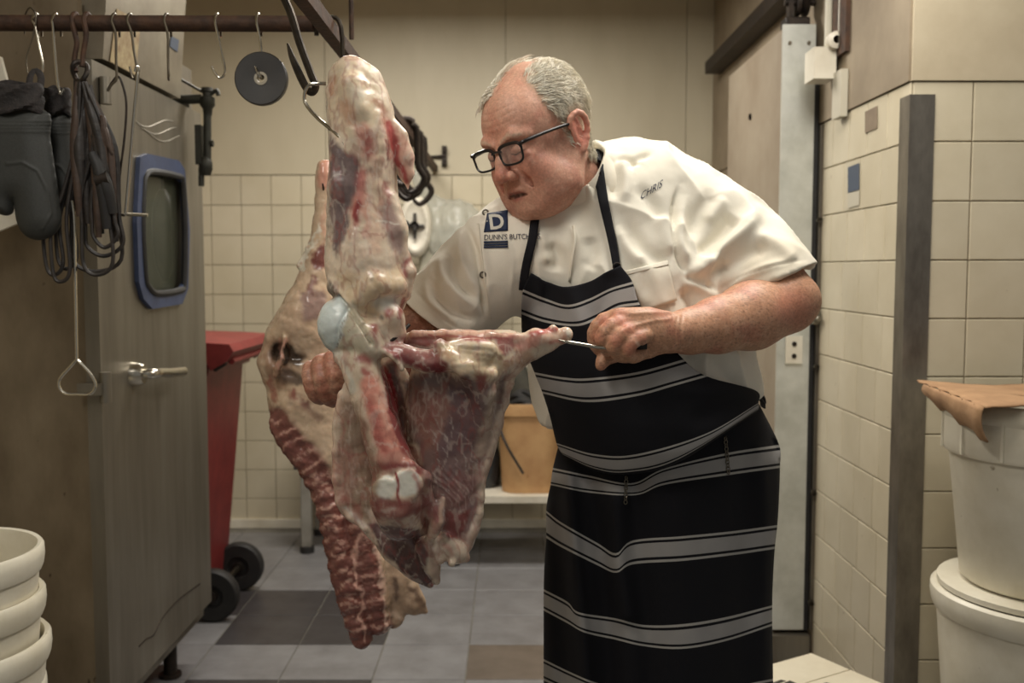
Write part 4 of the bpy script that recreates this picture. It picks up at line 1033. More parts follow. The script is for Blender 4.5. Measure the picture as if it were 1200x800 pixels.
paint(C, .62 - nz, (190, 124, 104), .14, .4); paint(C, fbm(V, 110) - .36, (228, 186, 160), .1, .3)
for s in (-1, 1):
    d = seg_dist(x, z, [(s * .016, -.0035, .0007), (s * .031, -.0065, .0013), (s * .046, -.003, .0007)]); d = np.where(y < -.06, d, 1)
    paint(C, d, (66, 42, 36), .0012, .9)
    d = seg_dist(x, z, [(s * .014, .022, .002), (s * .032, .030, .0032), (s * .050, .024, .0015)]); d = np.where(y < -.05, d + .003 * (fbm(V, 300) - .5), 1)
    paint(C, d, (190, 176, 154), .003, .6)
# hair mask in head space: full at back and sides, thin on top, a tuft at the front
hy = -.030 + .030 * np.clip((.06 - z) / .06, 0, 1)                         # side hairline
side = sstep(hy - .008, hy + .008, y) * sstep(-.060, -.045, z - .02 * 0 + .25 * np.clip(y, 0, .1) - 0)
side = side * np.where(ax > .070, sstep(.028, .036, z) + sstep(.040, .048, y) + (ax < .074) * sstep(-.02, -.01, y - .0) * sstep(-.045, -.03, z), 1).clip(0, 1)
side *= sstep(.000, .008, z + .06 + .0 * y) 
topthin = sstep(.056, .034, np.hypot(ax, (y + .03) * .55)) * sstep(.092, .106, z)
tuft = sstep(-.072, -.060, y) * sstep(.082, .094, z) * sstep(.0, .012, -x + .004)   # brushed-over front, his right side
front = sstep(-.068, -.056, y + .4 * (ax - .02).clip(0, 1)) * sstep(.085, .098, z)
mask = np.maximum(np.maximum(side * sstep(-.052, -.044, y - .0 * z), tuft), front * .0) * (1 - .88 * topthin * (1 - .8 * tuft))
mask *= (1 - sstep(.0745, .078, ax) * (z < .03) * (y < .042))
mask = np.clip(mask, 0, 1)
w_ = (mask * .75)[:, None]; C = C * (1 - w_) + lin((206, 192, 166)) * w_
V = V + N * (.0025 * mask)[:, None]
Vh, Fh, Ch = hw(V), F, C
hairV, hairN, hairM = V, N, mask
del v

# arms and hands ----------------------------------------------------
def tint(C, V, s=1.0):
    n1 = fbm(V, 30); n2 = fbm(V, 140)
    paint(C, .58 - n1, (188, 118, 98), .12, .5 * s); paint(C, n2 - .40, (224, 180, 152), .1, .35)
    n3 = vnoise(V * np.array([.35, 1, 1]), 700) ; paint(C, .72 - n3, (120, 84, 64), .08, .5)
# his left arm (right in the picture)
v = Vol(P(680, 445, 1.5) - np.array([0, .03, 0]), P(975, 215, 1.75) + np.array([.03, .18, 0]), .0021)
chain_px(v, [(822, 250, 1.86, 40), (880, 300, 1.80, 39), (925, 350, 1.735, 33)], k=.02)
chain_px(v, [(921, 357, 1.735, 34), (880, 370, 1.70, 38), (840, 381, 1.66, 31), (808, 388, 1.63, 24.5), (785, 390, 1.61, 22)], k=.02)
v.ell(P(938, 352, 1.74), M(19, 1.74), k=.02)
# palm and back of the hand
HY = 1.585
def hp(px, py, d=0): return P(px, py, HY + d)
def fing(pts, rs, k=.004): v.chain([hp(*p) for p in pts], [M(r, HY) for r in rs], k=k, sub=2)
v.chain([hp(786, 390, .012), hp(765, 388, .008), hp(742, 382, .004)], [M(22, HY), M(24, HY), M(19, HY)], k=.015, flat=((0, 1, 0), .85))
v.chain([hp(758, 374, .0), hp(728, 374, .0)], [M(13, HY), M(11, HY)], k=.012)
for (a, b) in (((748, 372, -.01), (724, 370, -.008)), ((752, 384, -.016), (732, 384, -.018))): v.chain([hp(*a), hp(*b)], [M(10, HY), M(9, HY)], k=.010)
fing([(730, 371, .004), (708, 376, .0), (697, 390, .002), (699, 404, .010), (706, 412, .022)], [10.5, 9.5, 8.6, 8, 7.2])          # index
fing([(734, 378, -.012), (716, 384, -.024), (706, 396, -.022), (712, 410, -.008)], [10.5, 9.6, 8.8, 8])                              # middle
fing([(744, 386, -.020), (727, 394, -.034), (720, 406, -.030), (728, 416, -.014), (740, 416, -.004)], [10.3, 9.6, 9, 8.4, 8])        # ring
fing([(756, 393, -.024), (741, 401, -.036), (735, 411, -.030), (742, 418, -.016), (752, 414, -.006)], [9.3, 8.6, 8, 7.4, 7])          # little
fing([(772, 402, .006), (748, 412, .014), (725, 414, .018), (709, 420, .012), (704, 428, .006)], [13, 11, 9.5, 8.4, 6.5])          # thumb
v.ell(hp(748, 408, -.032), M(5, HY), k=.004, mode='sub')
V, F = v.mesh(); V = smooth_mesh(V, F, 2, .45); N = vnormals(V, F); px, py = to_px(V)
front = N[:, 1] < .3
def crease(pts, amp, wd):
    global V
    d = np.abs(seg_dist(px, py, [(*p, 0) for p in pts])); V = V + N * (amp * np.exp(-(d / wd) ** 2) * front)[:, None]
crease([(785, 366), (760, 366), (738, 368)], .0012, 2); crease([(785, 374), (765, 376), (745, 381)], .0012, 2)
crease([(722, 369), (714, 374)], .0016, 3); crease([(735, 384), (728, 388)], .0016, 3)
crease([(700, 384), (694, 392)], -.0010, 1.2); crease([(712, 392), (704, 396)], -.0010, 1.2); crease([(725, 402), (716, 404)], -.001, 1.2)
crease([(800, 369), (797, 392), (800, 410)], -.0012, 1.6); crease([(794, 372), (791, 392), (793, 408)], -.0010, 1.4)
C = np.tile(lin((196, 148, 118)), (len(V), 1)); tint(C, V)
for (a, b, r) in ((726, 370, 9), (708, 376, 7), (735, 384, 8), (722, 398, 8), (700, 395, 7), (738, 408, 8)): paint(C, seg_dist(px, py, [(a, b, r)]) , (204, 122, 102), 5, .45)
paint(C, seg_dist(px, py, [(930, 360, 22)]), (196, 122, 100), 12, .5)
paint(C, np.where(front, seg_dist(px, py, [(746, 401, 1.5), (749, 405, 1.5)]), 99), (222, 186, 164), 1.5, .8)
La = (V, F, C); del v
# his right arm (left in the picture), reaching behind the meat
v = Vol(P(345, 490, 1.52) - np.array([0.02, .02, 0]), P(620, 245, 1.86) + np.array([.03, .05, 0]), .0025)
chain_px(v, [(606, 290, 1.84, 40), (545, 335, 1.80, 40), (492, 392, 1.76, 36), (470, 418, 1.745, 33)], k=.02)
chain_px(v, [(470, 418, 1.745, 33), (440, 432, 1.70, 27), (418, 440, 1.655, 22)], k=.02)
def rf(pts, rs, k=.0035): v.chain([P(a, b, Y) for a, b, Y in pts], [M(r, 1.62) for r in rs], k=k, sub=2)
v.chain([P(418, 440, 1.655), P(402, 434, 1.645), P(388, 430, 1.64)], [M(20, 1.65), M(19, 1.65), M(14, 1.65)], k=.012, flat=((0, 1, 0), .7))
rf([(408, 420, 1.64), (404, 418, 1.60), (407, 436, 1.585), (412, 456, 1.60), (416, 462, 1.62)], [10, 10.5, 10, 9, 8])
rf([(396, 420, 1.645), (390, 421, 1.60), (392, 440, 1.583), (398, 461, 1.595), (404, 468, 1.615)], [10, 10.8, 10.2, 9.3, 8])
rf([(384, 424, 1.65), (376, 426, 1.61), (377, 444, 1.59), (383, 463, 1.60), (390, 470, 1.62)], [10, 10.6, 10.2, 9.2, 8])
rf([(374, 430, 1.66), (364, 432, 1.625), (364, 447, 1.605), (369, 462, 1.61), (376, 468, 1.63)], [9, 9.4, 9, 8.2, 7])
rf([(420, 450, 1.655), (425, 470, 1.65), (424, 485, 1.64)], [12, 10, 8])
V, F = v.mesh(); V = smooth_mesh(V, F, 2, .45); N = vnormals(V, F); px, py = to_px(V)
C = np.tile(lin((164, 116, 94)), (len(V), 1)); tint(C, V)  # shade on this hand is mixed into a darker skin colour
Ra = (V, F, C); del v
# trunk and legs inside the clothes
v = Vol((-.16, 1.52, .0), (.56, 2.12, 1.52), .009)
chain_px(v, [(778, 560, 1.90, 95), (760, 465, 1.88, 98), (740, 335, 1.88, 98), (705, 262, 1.87, 62)], k=.05, flat=FY)
chain_px(v, [(700, 300, 1.87, 55), (815, 258, 1.87, 42)], k=.03); chain_px(v, [(700, 320, 1.85, 55), (612, 292, 1.84, 40)], k=.03)
chain_px(v, [(812, 258, 1.87, 38), (870, 296, 1.82, 34)], k=.02); chain_px(v, [(612, 292, 1.84, 38), (560, 326, 1.81, 35)], k=.02)
v.cone(COLC + NECK * .05, COLC + NECK * .16, .058, .075, k=.03)
HIP = P(776, 570, 1.88)
for s in (-1, 1): v.chain([HIP + (s * .09, 0, -.02), (HIP[0] + s * .10, 1.87, .52), (HIP[0] + s * .11, 1.90, .10)], [.085, .055, .042], k=.03)
V, F = v.mesh(); Tb = (V, F, np.tile(lin(SK), (len(V), 1))); del v
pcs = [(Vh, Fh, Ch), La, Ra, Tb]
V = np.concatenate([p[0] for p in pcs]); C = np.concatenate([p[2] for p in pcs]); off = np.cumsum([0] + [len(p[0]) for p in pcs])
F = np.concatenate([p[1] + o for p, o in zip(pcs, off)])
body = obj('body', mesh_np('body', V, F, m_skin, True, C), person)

# hair strands ----------------------------------------------------------
rs = np.random.RandomState(5)
idx = np.nonzero(hairM > .15)[0]; idx = rs.choice(idx, 11000, p=hairM[idx] / hairM[idx].sum())
b0 = hairV[idx] + rs.randn(len(idx), 3) * .0008; nn = hairN[idx]
flow = np.stack([nn[:, 0] * .15, np.full(len(idx), .75), -.10 - .9 * sstep(.10, .02, b0[:, 2])], 1)
tf = hairM[idx] * 0 + (b0[:, 1] < -.045) * (b0[:, 2] > .07)
flow[tf > 0] = np.array([-.75, -.25, .10])
flow += rs.randn(len(idx), 3) * .16 + 1.3 * (np.stack([vnoise(b0 + q, 90) for q in (0, 3.1, 7.7)], 1) - .5)
flow -= nn * (flow * nn).sum(1)[:, None]; flow /= np.linalg.norm(flow, axis=1)[:, None] + 1e-9
Ln = (.020 + .014 * rs.rand(len(idx))) * np.where(b0[:, 2] > .05, 1.15, .75); Ln *= .55 + .45 * hairM[idx]
ang = np.arange(3) * 2.0944
Vs = []
s1 = np.cross(nn, flow); seg = 4
for k in range(seg + 1):
    t = k / seg
    c = b0 + flow * (Ln * t)[:, None] + nn * (Ln * (.40 * t - .34 * t * t))[:, None]
    r = .00075 * (1 - .75 * t)
    for a in ang: Vs.append(c + r * (math.cos(a) * s1 + math.sin(a) * nn))
n = len(idx); Vs = np.stack(Vs, 1).reshape(-1, 3)      # strand-major, 15 verts each
Fs = []
for k in range(seg):
    for a in range(3):
        Fs.append([k * 3 + a, k * 3 + (a + 1) % 3, (k + 1) * 3 + (a + 1) % 3, (k + 1) * 3 + a])
Fs = (np.array(Fs)[None] + (np.arange(n) * 15)[:, None, None]).reshape(-1, 4)
m_hair = material('grey_hair', (248, 242, 226), .5, c2=(226, 216, 194), scale=90)
hr = obj('hair', mesh_np('hair', hw(Vs), Fs, m_hair), person); hr['kind'] = 'stuff'; hr['label'] = 'short white grey hair'

# glasses ---------------------------------------------------------------
m_frame = material('black_acetate', (24, 22, 22), .3)
gl = MB()
def lens_pts(s):
    q = []
    for a in np.linspace(0, 2 * math.pi, 28)[:-1]:
        ca, sa = math.cos(a), math.sin(a); e = 3.2
        X = .0265 * np.sign(ca) * abs(ca) ** (2 / e); Z = .0175 * np.sign(sa) * abs(sa) ** (2 / e)
        X *= 1 + .12 * (Z > 0) * Z / .0175
        xx = s * (.0345) + s * X; q.append((xx, -.108 + .10 * max(0, abs(xx) - .012) ** 1.0 * .28 + .06 * Z, -.002 + Z))
    return np.array(q)
for s in (-1, 1):
    lp = lens_pts(s); rr = np.where(lp[:, 2] > .008, .0030, .0020); gl.tube(hw(lp), rr, 8, closed=True)
    gl.tube(hw([(s * .062, -.104, .011), (s * .068, -.098, .012), (s * .075, -.06, .013), (s * .081, -.01, .012), (s * .081, .010, .008), (s * .075, .030, -.004), (s * .072, .040, -.018)]), [.0044, .0044, .0036, .0032, .0028, .0024, .002], 8, 4, flat=(1.2, .8))
gl.tube(hw([(-.012, -.107, .006), (0, -.110, .008), (.012, -.107, .006)]), .0022, 8, 3)
glo = gl.build('glasses', m_frame, person); glo['label'] = 'black rectangular glasses'
m_lens = glass_material('spectacle_lens', (.92, .93, .86), .05, .03)
for s in (-1, 1):
    lp = lens_pts(s); mb = MB(); n = len(lp); c = lp.mean(0) + (0, -.0015, 0)
    mb.add(hw(np.vstack([lp, c[None]])), [(i, (i + 1) % n, n) for i in range(n)]); o = mb.build('lens', m_lens, glo); sm = o.modifiers.new('thick', 'SOLIDIFY'); sm.thickness = .0012

# jacket ------------------------------------------------------------------
CREAM = (236, 230, 214)
lo_, hi_ = P(462, 520, 1.80) - np.array([0, .25, 0]), P(965, 150, 1.85) + np.array([0, .22, 0.01])
v = Vol(lo_, hi_, .0032)
chain_px(v, [(776, 540, 1.90, 100), (762, 480, 1.865, 117), (758, 450, 1.86, 121), (746, 400, 1.86, 118), (735, 335, 1.86, 115), (716, 275, 1.86, 88)], k=.05, flat=FY)
chain_px(v, [(690, 265, 1.85, 62), (745, 238, 1.87, 66), (812, 258, 1.88, 58)], k=.05)      # shoulders
chain_px(v, [(690, 300, 1.84, 66), (645, 300, 1.82, 62), (604, 292, 1.82, 55)], k=.05)
v.cone(COLC + NECK * .012, COLC + NECK * .11, .083, .10, k=.03)
def sleeve(pts, a, b, mid, Y, into, hollow):
    """short sleeve, cut at the cuff and hollow inside, joined to the jacket"""
    w = Vol(lo_, hi_, .0032); chain_px(w, pts, k=.02, sub=2)
    A, B = P(*a, Y), P(*b, Y); Cc = P(*mid, Y - .05)
    n = np.cross(B - A, Cc - A); n /= np.linalg.norm(n)
    if n @ into < 0: n = -n
    w.cut(A, n, lo_, hi_, k=.003); chain_px(w, hollow, k=.003, mode='sub')
    v.d[:] = smin(v.d, w.d, .03)
sleeve([(812, 258, 1.87, 58), (850, 283, 1.84, 56), (890, 320, 1.79, 53), (930, 360, 1.75, 52)], (940, 317), (842, 356), (885, 338), 1.80, P(960, 380, 1.7) - P(815, 255, 1.87), [(893, 322, 1.79, 47), (935, 365, 1.74, 47)])
sleeve([(604, 294, 1.82, 54), (560, 330, 1.80, 53), (515, 375, 1.77, 51), (480, 410, 1.755, 51)], (473, 347), (556, 408), (512, 381), 1.79, P(470, 420, 1.74) - P(604, 294, 1.82), [(519, 371, 1.775, 45), (480, 410, 1.75, 45)])
v.cut(P(776, 493, 1.85), (0, 0, -1), lo_, hi_, k=.004); q1 = P(889, 462, 1.85) - P(650, 508, 1.85); v.cut(P(650, 508, 1.85), (q1[2], 0, -q1[0]), lo_, hi_, k=.004)
# neck opening
v.cone(COLC - NECK * .06, COLC + NECK * .035, .078, .078, k=.004, mode='sub')
V, F = v.mesh(); V = smooth_mesh(V, F, 2, .5); N = vnormals(V, F); px, py = to_px(V)
front = sstep(.35, -.1, N[:, 1])
disp = np.zeros(len(V))
def fold(pts, amp, wd):
    """soft ridge (amp > 0) or crease (amp < 0) along a line, amplitude in metres, fading to its ends"""
    global disp
    pts = catmull(np.array(pts, float), 5); d = np.full(len(V), 1e9); t = np.zeros(len(V)); n = len(pts) - 1
    for i in range(n):
        a, b = pts[i], pts[i + 1]; u = b - a; l2 = u @ u + 1e-9
        q = np.clip(((px - a[0]) * u[0] + (py - a[1]) * u[1]) / l2, 0, 1)
        e = np.hypot(px - a[0] - q * u[0], py - a[1] - q * u[1]); m = e < d
        d = np.where(m, e, d); t = np.where(m, (i + q) / n, t)
    disp += 1.5 * amp * np.exp(-(d / wd) ** 2) * np.clip(np.minimum(t, 1 - t) * 5, .12, 1) * front
# his left sleeve and shoulder
fold([(888, 246), (876, 268), (850, 290), (822, 312), (806, 330)], .011, 8); fold([(880, 270), (915, 290), (932, 308)], .006, 7)
fold([(862, 250), (845, 275), (815, 305)], -.009, 9); fold([(900, 285), (870, 300), (835, 325)], -.008, 9); fold([(925, 305), (890, 315), (852, 338)], .004, 5)
fold([(797, 215), (790, 245), (789, 280), (797, 305), (812, 326)], -.0065, 3.0); fold([(804, 225), (797, 260), (798, 290), (812, 312)], .005, 6)
fold([(838, 222), (820, 250), (808, 285)], -.006, 9); fold([(850, 232), (828, 262)], .004, 7)
fold([(806, 330), (826, 340), (842, 352)], .006, 5); fold([(803, 322), (820, 330), (838, 343)], -.007, 4)
# chest folds
fold([(730, 255), (748, 285), (765, 300), (790, 305)], -.007, 9); fold([(722, 262), (738, 292), (755, 312)], .006, 8)
fold([(770, 250), (780, 275), (786, 300)], .006, 8); fold([(745, 215), (765, 240), (776, 262)], -.005, 8); fold([(735, 200), (745, 185), (765, 178)], -.005, 3.5); fold([(722, 187), (734, 184), (752, 192)], -.005, 3)
fold([(716, 178), (722, 205), (718, 235)], -.006, 6); fold([(728, 185), (734, 210), (730, 240)], .005, 7)
fold([(640, 285), (652, 300), (650, 320)], -.007, 8); fold([(630, 270), (640, 290), (640, 312)], .005, 6); fold([(690, 275), (695, 300), (690, 318)], -.005, 8)
fold([(668, 264), (674, 280), (672, 300), (668, 326)], .0035, 1.8)
fold([(800, 335), (815, 360), (812, 400)], -.010, 9); fold([(835, 420), (852, 440), (868, 452)], -.006, 8); fold([(800, 415), (835, 410), (870, 420)], .005, 8)
# his right sleeve
fold([(545, 262), (556, 290), (562, 320), (566, 350), (568, 372)], -.0080, 3.2); fold([(556, 262), (566, 295), (571, 330)], .004, 5)
fold([(532, 285), (528, 310), (540, 335), (562, 352)], -.008, 6); fold([(524, 296), (520, 320), (536, 345), (560, 362)], .008, 6)
fold([(508, 318), (512, 345), (535, 366), (560, 374)], -.006, 6); fold([(500, 328), (504, 352), (528, 374)], .005, 6)
fold([(545, 270), (540, 295), (550, 325), (562, 340)], .006, 5); fold([(585, 260), (600, 285), (606, 330)], -.003, 7)
fold([(580, 238), (592, 246), (606, 246)], -.005, 4); fold([(570, 250), (566, 262)], -.004, 4)
# cuff hems
fold([(944, 304), (905, 312), (870, 324), (838, 342)], -.0022, 1.4); fold([(484, 338), (510, 364), (545, 392)], -.0022, 1.4)
V = V + N * disp[:, None]
rg = 1 - np.abs(2 * fbm(V * np.array([1, 1, .55]), 13, 2) - 1)
V = V + N * (.0060 * (fbm(V, 14) - .5) + .010 * (rg ** 4 - .4) * front + .0012 * (fbm(V, 60) - .5))[:, None]
V = smooth_mesh(V, F, 1, .35)
C = np.tile(lin(CREAM), (len(V), 1))
paint(C, .66 - fbm(V, 9), (220, 208, 184), .1, .5)
m_cloth = vcol_material('white_cotton', .85, .2, nscale=900, namt=.05, bump=.12, bscale=1400)
shirt = obj('jacket', mesh_np('jacket', V, F, m_cloth, True, C), person); shirt['label'] = 'white short sleeved butcher jacket'
SH_V, SH_F = V, F
bvh_shirt = BVHTree.FromPolygons(V.tolist(), F.tolist())
CAM = np.array([0, 0, CAM_H])
def on(bvh, px, py, off=.001, default=None):
    d = ray(px, py); d = d / np.linalg.norm(d)
    hit = bvh.ray_cast(Vector(CAM), Vector(d))
    if hit[0] is None: return P(px, py, default) if default else None
    return np.array(hit[0]) - d * off
del v
# collar
cb_ = MB()
u1 = np.cross(NECK, [0, 0, 1.0]); u1 /= np.linalg.norm(u1); u2 = np.cross(NECK, u1)
n = 64; rows = [(-.016, .0815), (.004, .087), (.020, .0905), (.032, .092), (.034, .088), (.01, .083), (-.014, .0775), (-.016, .0815)]
Vc = []
for t, r in rows:
    for k in range(n):
        a = 2 * math.pi * k / n; Vc.append(COLC + NECK * (t + .002 * math.sin(5 * a)) + r * (1 + .02 * math.sin(3 * a + t * 60)) * (math.cos(a) * u1 + math.sin(a) * u2))
cb_.add(Vc, [(r * n + k, r * n + (k + 1) % n, (r + 1) * n + (k + 1) % n, (r + 1) * n + k) for r in range(len(rows) - 1) for k in range(n)])
m_cloth2 = material('white_cotton_trim', CREAM, .85, c2=(226, 216, 196), scale=20, bump=.1, bscale=900, spec=.2)
cb_.build('collar', m_cloth2, shirt)
bvh_sc = BVHTree.FromPolygons(np.vstack([SH_V, np.array(Vc)]).tolist(), SH_F.tolist() + [tuple(i + len(SH_V) for i in f) for f in cb_.F])

def strip(name, pts, w, bvh, mat, parent, off=.004, th=.0025, sub=5, default=1.75, extra=None, wend=None):
    """flat band following a drawn line over a surface"""
    q = catmull(np.array(pts, float), sub); t = np.gradient(q, axis=0); t /= np.linalg.norm(t, axis=1)[:, None]
    V = []; m = 5
    for i, (p, d) in enumerate(zip(q, t)):
        ww = w if wend is None else w + (wend - w) * i / (len(q) - 1)
        for j in range(m):
            o = (j / (m - 1) - .5) * ww; V.append(on(bvh, p[0] - d[1] * o, p[1] + d[0] * o, off, default))
    V = np.array(V).reshape(len(q), m, 3)
    for _ in range(2):
        V[1:-1] = V[1:-1] * .5 + .25 * (V[2:] + V[:-2])
    rows_ = len(q)
    if extra is not None:
        pass
    V = V.reshape(-1, 3)
    F = [(i * m + j, (i + 1) * m + j, (i + 1) * m + j + 1, i * m + j + 1) for i in range(rows_ - 1) for j in range(m - 1)]
    mb = MB(); mb.add(V, F); o = mb.build(name, mat, parent); s = o.modifiers.new('thick', 'SOLIDIFY'); s.thickness = th; s.offset = 0
    return o
def decal(name, polys, mat, parent, bvh=None, off=.0012, sub=1):
    """flat printed shapes (pixel polygons) laid on the jacket"""
    bvh = bvh or bvh_shirt; mb = MB()
    for pg in polys:
        V = [on(bvh, x, y, off, 1.75) for x, y in pg]; V2 = [on(bvh, x, y, off - .0018, 1.75) for x, y in pg]; n = len(pg)
        mb.add(np.array(V + V2), [tuple(range(n)), tuple(range(n, 2 * n))[::-1]] + [(i, (i + 1) % n, n + (i + 1) % n, n + i) for i in range(n)])
    return mb.build(name, mat, parent, smooth=False)
def gridquad(a, b, c, d, nx, ny):
    """split a pixel quad into small quads so it drapes"""
    a, b, c, d = (np.array(q, float) for q in (a, b, c, d)); f = lambda u, w: (a * (1 - u) + b * u) * (1 - w) + (d * (1 - u) + c * u) * w
    return [[f(i / nx, j / ny), f((i + 1) / nx, j / ny), f((i + 1) / nx, (j + 1) / ny), f(i / nx, (j + 1) / ny)] for i in range(nx) for j in range(ny)]
def drape(name, quad, nx, ny, mat, parent, off=.0015, bvh=None, th=.0012):
    a, b, c, d = (np.array(q, float) for q in quad); V = []
    for j in range(ny + 1):
        for i in range(nx + 1):
            u, w = i / nx, j / ny; p = (a * (1 - u) + b * u) * (1 - w) + (d * (1 - u) + c * u) * w; V.append(on(bvh or bvh_shirt, p[0], p[1], off, 1.75))
    F = [(j * (nx + 1) + i, j * (nx + 1) + i + 1, (j + 1) * (nx + 1) + i + 1, (j + 1) * (nx + 1) + i) for j in range(ny) for i in range(nx)]
    mb = MB(); mb.add(V, F); o = mb.build(name, mat, parent); s = o.modifiers.new('thick', 'SOLIDIFY'); s.thickness = th; s.offset = 0; return o
def lettering(name, text, fn, mat, parent, bvh=None, off=.0022, shear=0.0, bold=0.0):
    """text laid on the jacket; fn maps text units (x along baseline in ems, y up) to picture position"""
    cu = bpy.data.curves.new('t', 'FONT'); cu.body = text; cu.size = 1.0; cu.shear = shear; cu.resolution_u = 3; cu.offset = bold
    to = bpy.data.objects.new('t', cu); COL.objects.link(to); dg = bpy.context.evaluated_depsgraph_get()
    me = bpy.data.meshes.new_from_object(to.evaluated_get(dg)); bpy.data.objects.remove(to); bpy.data.curves.remove(cu)
    bm = bmesh.new(); bm.from_mesh(me); bpy.data.meshes.remove(me)
    bmesh.ops.triangulate(bm, faces=bm.faces)
    bmesh.ops.subdivide_edges(bm, edges=[e for e in bm.edges if e.calc_length() > .35], cuts=1)
    bmesh.ops.triangulate(bm, faces=bm.faces)
    wmax = max(vv.co.x for vv in bm.verts)
    for vv in bm.verts:
        p = fn(vv.co.x / wmax, vv.co.y); vv.co = on(bvh or bvh_shirt, p[0], p[1], off, 1.75)
    return bm_obj(name, bm, mat, parent)
m_navy = material('badge_navy', (30, 45, 76), .7); m_bw = material('badge_white', (214, 212, 200), .7); m_thr = material('navy_thread', (40, 46, 66), .7)
lg = drape('badge', [(571, 250), (595, 246), (595, 270), (567, 272)], 8, 8, m_navy, shirt)
lettering('badge_letter', 'D', lambda u, w: (573.5 + 18 * u - 2.2 * (w - .0) / .7, 268.5 - 1.5 * u - 17 * w / .7), m_bw, lg, off=.0036, bold=.025)
lettering('badge_name', "DUNN'S BUTCHERS", lambda u, w: (567 + 66 * u, 281.0 - 1.5 * u - 6.2 * w / .7), m_thr, shirt)
for k in range(3): drape('badge_stripe', [(567, 282.6 + 3.0 * k), (595, 282.0 + 3.0 * k), (595, 284.1 + 3.0 * k), (567, 284.7 + 3.0 * k)], 8, 1, m_navy, shirt)
lettering('name_lettering', 'CHRIS', lambda u, w: (750 + 25.5 * u + 2.5 * w, 234.5 - 15.5 * u - 9.5 * w / .7), m_thr, shirt)
# pocket, seams, press studs
pk = drape('pocket', [(734, 317), (782, 305), (793, 352), (752, 366)], 14, 12, m_cloth2, shirt, off=.0045, th=.0025)
strip('pocket_hem', [(734, 320), (758, 314), (783, 308)], 4.5, bvh_shirt, m_cloth2, pk, off=.0062, th=.002)
for nm, pts in (('placket_seam', [(672, 264), (674, 280), (671, 300), (667, 330)]), ('front_seam', [(560, 262), (564, 300), (571, 350), (578, 388)])):
    strip(nm, pts, 2.2, bvh_shirt, m_cloth2, shirt, off=.0022, th=.0018)
for (a, b) in ((566, 322), (569, 249)):
    p = on(bvh_shirt, a, b, .001, 1.75); mb = MB(); mb.lathe([(.0032, -.001), (.0058, -.001), (.0064, .0005), (.0058, .002), (.0032, .002), (.0032, -.001)], p, 18, Matrix.Rotation(math.pi / 2, 3, 'X')); mb.build('press_stud', m_wire, shirt)
# apron -------------------------------------------------------------------
def stripes(name):
    m = bpy.data.materials.new(name); nt, b = nodes(m); N = nt.nodes; L = nt.links
    b.inputs['Roughness'].default_value = .85; b.inputs['Specular IOR Level'].default_value = .2
    at = N.new('ShaderNodeAttribute'); at.attribute_name = 'UVV'
    sx = N.new('ShaderNodeSeparateXYZ'); L.new(at.outputs['Vector'], sx.inputs[0])
    def math_(op, a, bb=None):
        n = N.new('ShaderNodeMath'); n.operation = op
        for i, q in enumerate((a, bb)):
            if q is None: continue
            if isinstance(q, (int, float)): n.inputs[i].default_value = q
            else: L.new(q, n.inputs[i])
        return n.outputs[0]
    t = math_('ABSOLUTE', math_('SUBTRACT', math_('FRACT', math_('ADD', sx.outputs['Y'], .5)), .5))
    band = math_('LESS_THAN', t, .088)
    thin = math_('MULTIPLY', math_('GREATER_THAN', t, .120), math_('LESS_THAN', t, .150))
    nz = N.new('ShaderNodeTexNoise'); nz.inputs['Scale'].default_value = 500; ge = N.new('ShaderNodeNewGeometry'); L.new(ge.outputs['Position'], nz.inputs['Vector'])
    n2 = N.new('ShaderNodeTexNoise'); n2.inputs['Scale'].default_value = 18; L.new(ge.outputs['Position'], n2.inputs['Vector'])
    g = N.new('ShaderNodeMix'); g.data_type = 'RGBA'; g.inputs[6].default_value = lin4((148, 146, 145)); g.inputs[7].default_value = lin4((168, 165, 161)); L.new(n2.outputs['Fac'], g.inputs[0])
    m1 = N.new('ShaderNodeMix'); m1.data_type = 'RGBA'; m1.inputs[6].default_value = lin4((25, 25, 29)); L.new(g.outputs[2], m1.inputs[7]); L.new(band, m1.inputs[0])
    m2 = N.new('ShaderNodeMix'); m2.data_type = 'RGBA'; L.new(m1.outputs[2], m2.inputs[6]); m2.inputs[7].default_value = lin4((172, 169, 163)); L.new(thin, m2.inputs[0])
    m3 = N.new('ShaderNodeMix'); m3.data_type = 'RGBA'; m3.blend_type = 'MULTIPLY'; m3.inputs[0].default_value = .35; L.new(m2.outputs[2], m3.inputs[6]); L.new(nz.outputs['Color'], m3.inputs[7])
    L.new(m2.outputs[2], b.inputs['Base Color'])
    bp = N.new('ShaderNodeBump'); bp.inputs['Strength'].default_value = .1; bp.inputs['Distance'].default_value = .003; L.new(nz.outputs['Fac'], bp.inputs['Height']); L.new(bp.outputs[0], b.inputs['Normal'])
    return m
m_stripe = stripes('striped_apron_cloth'); m_apb = material('apron_black', (24, 24, 28), .85, c2=(34, 33, 36), scale=40, spec=.2)
def interp(tab, q):
    tab = np.array(tab, float); return np.interp(q, tab[:, 0], tab[:, 1])
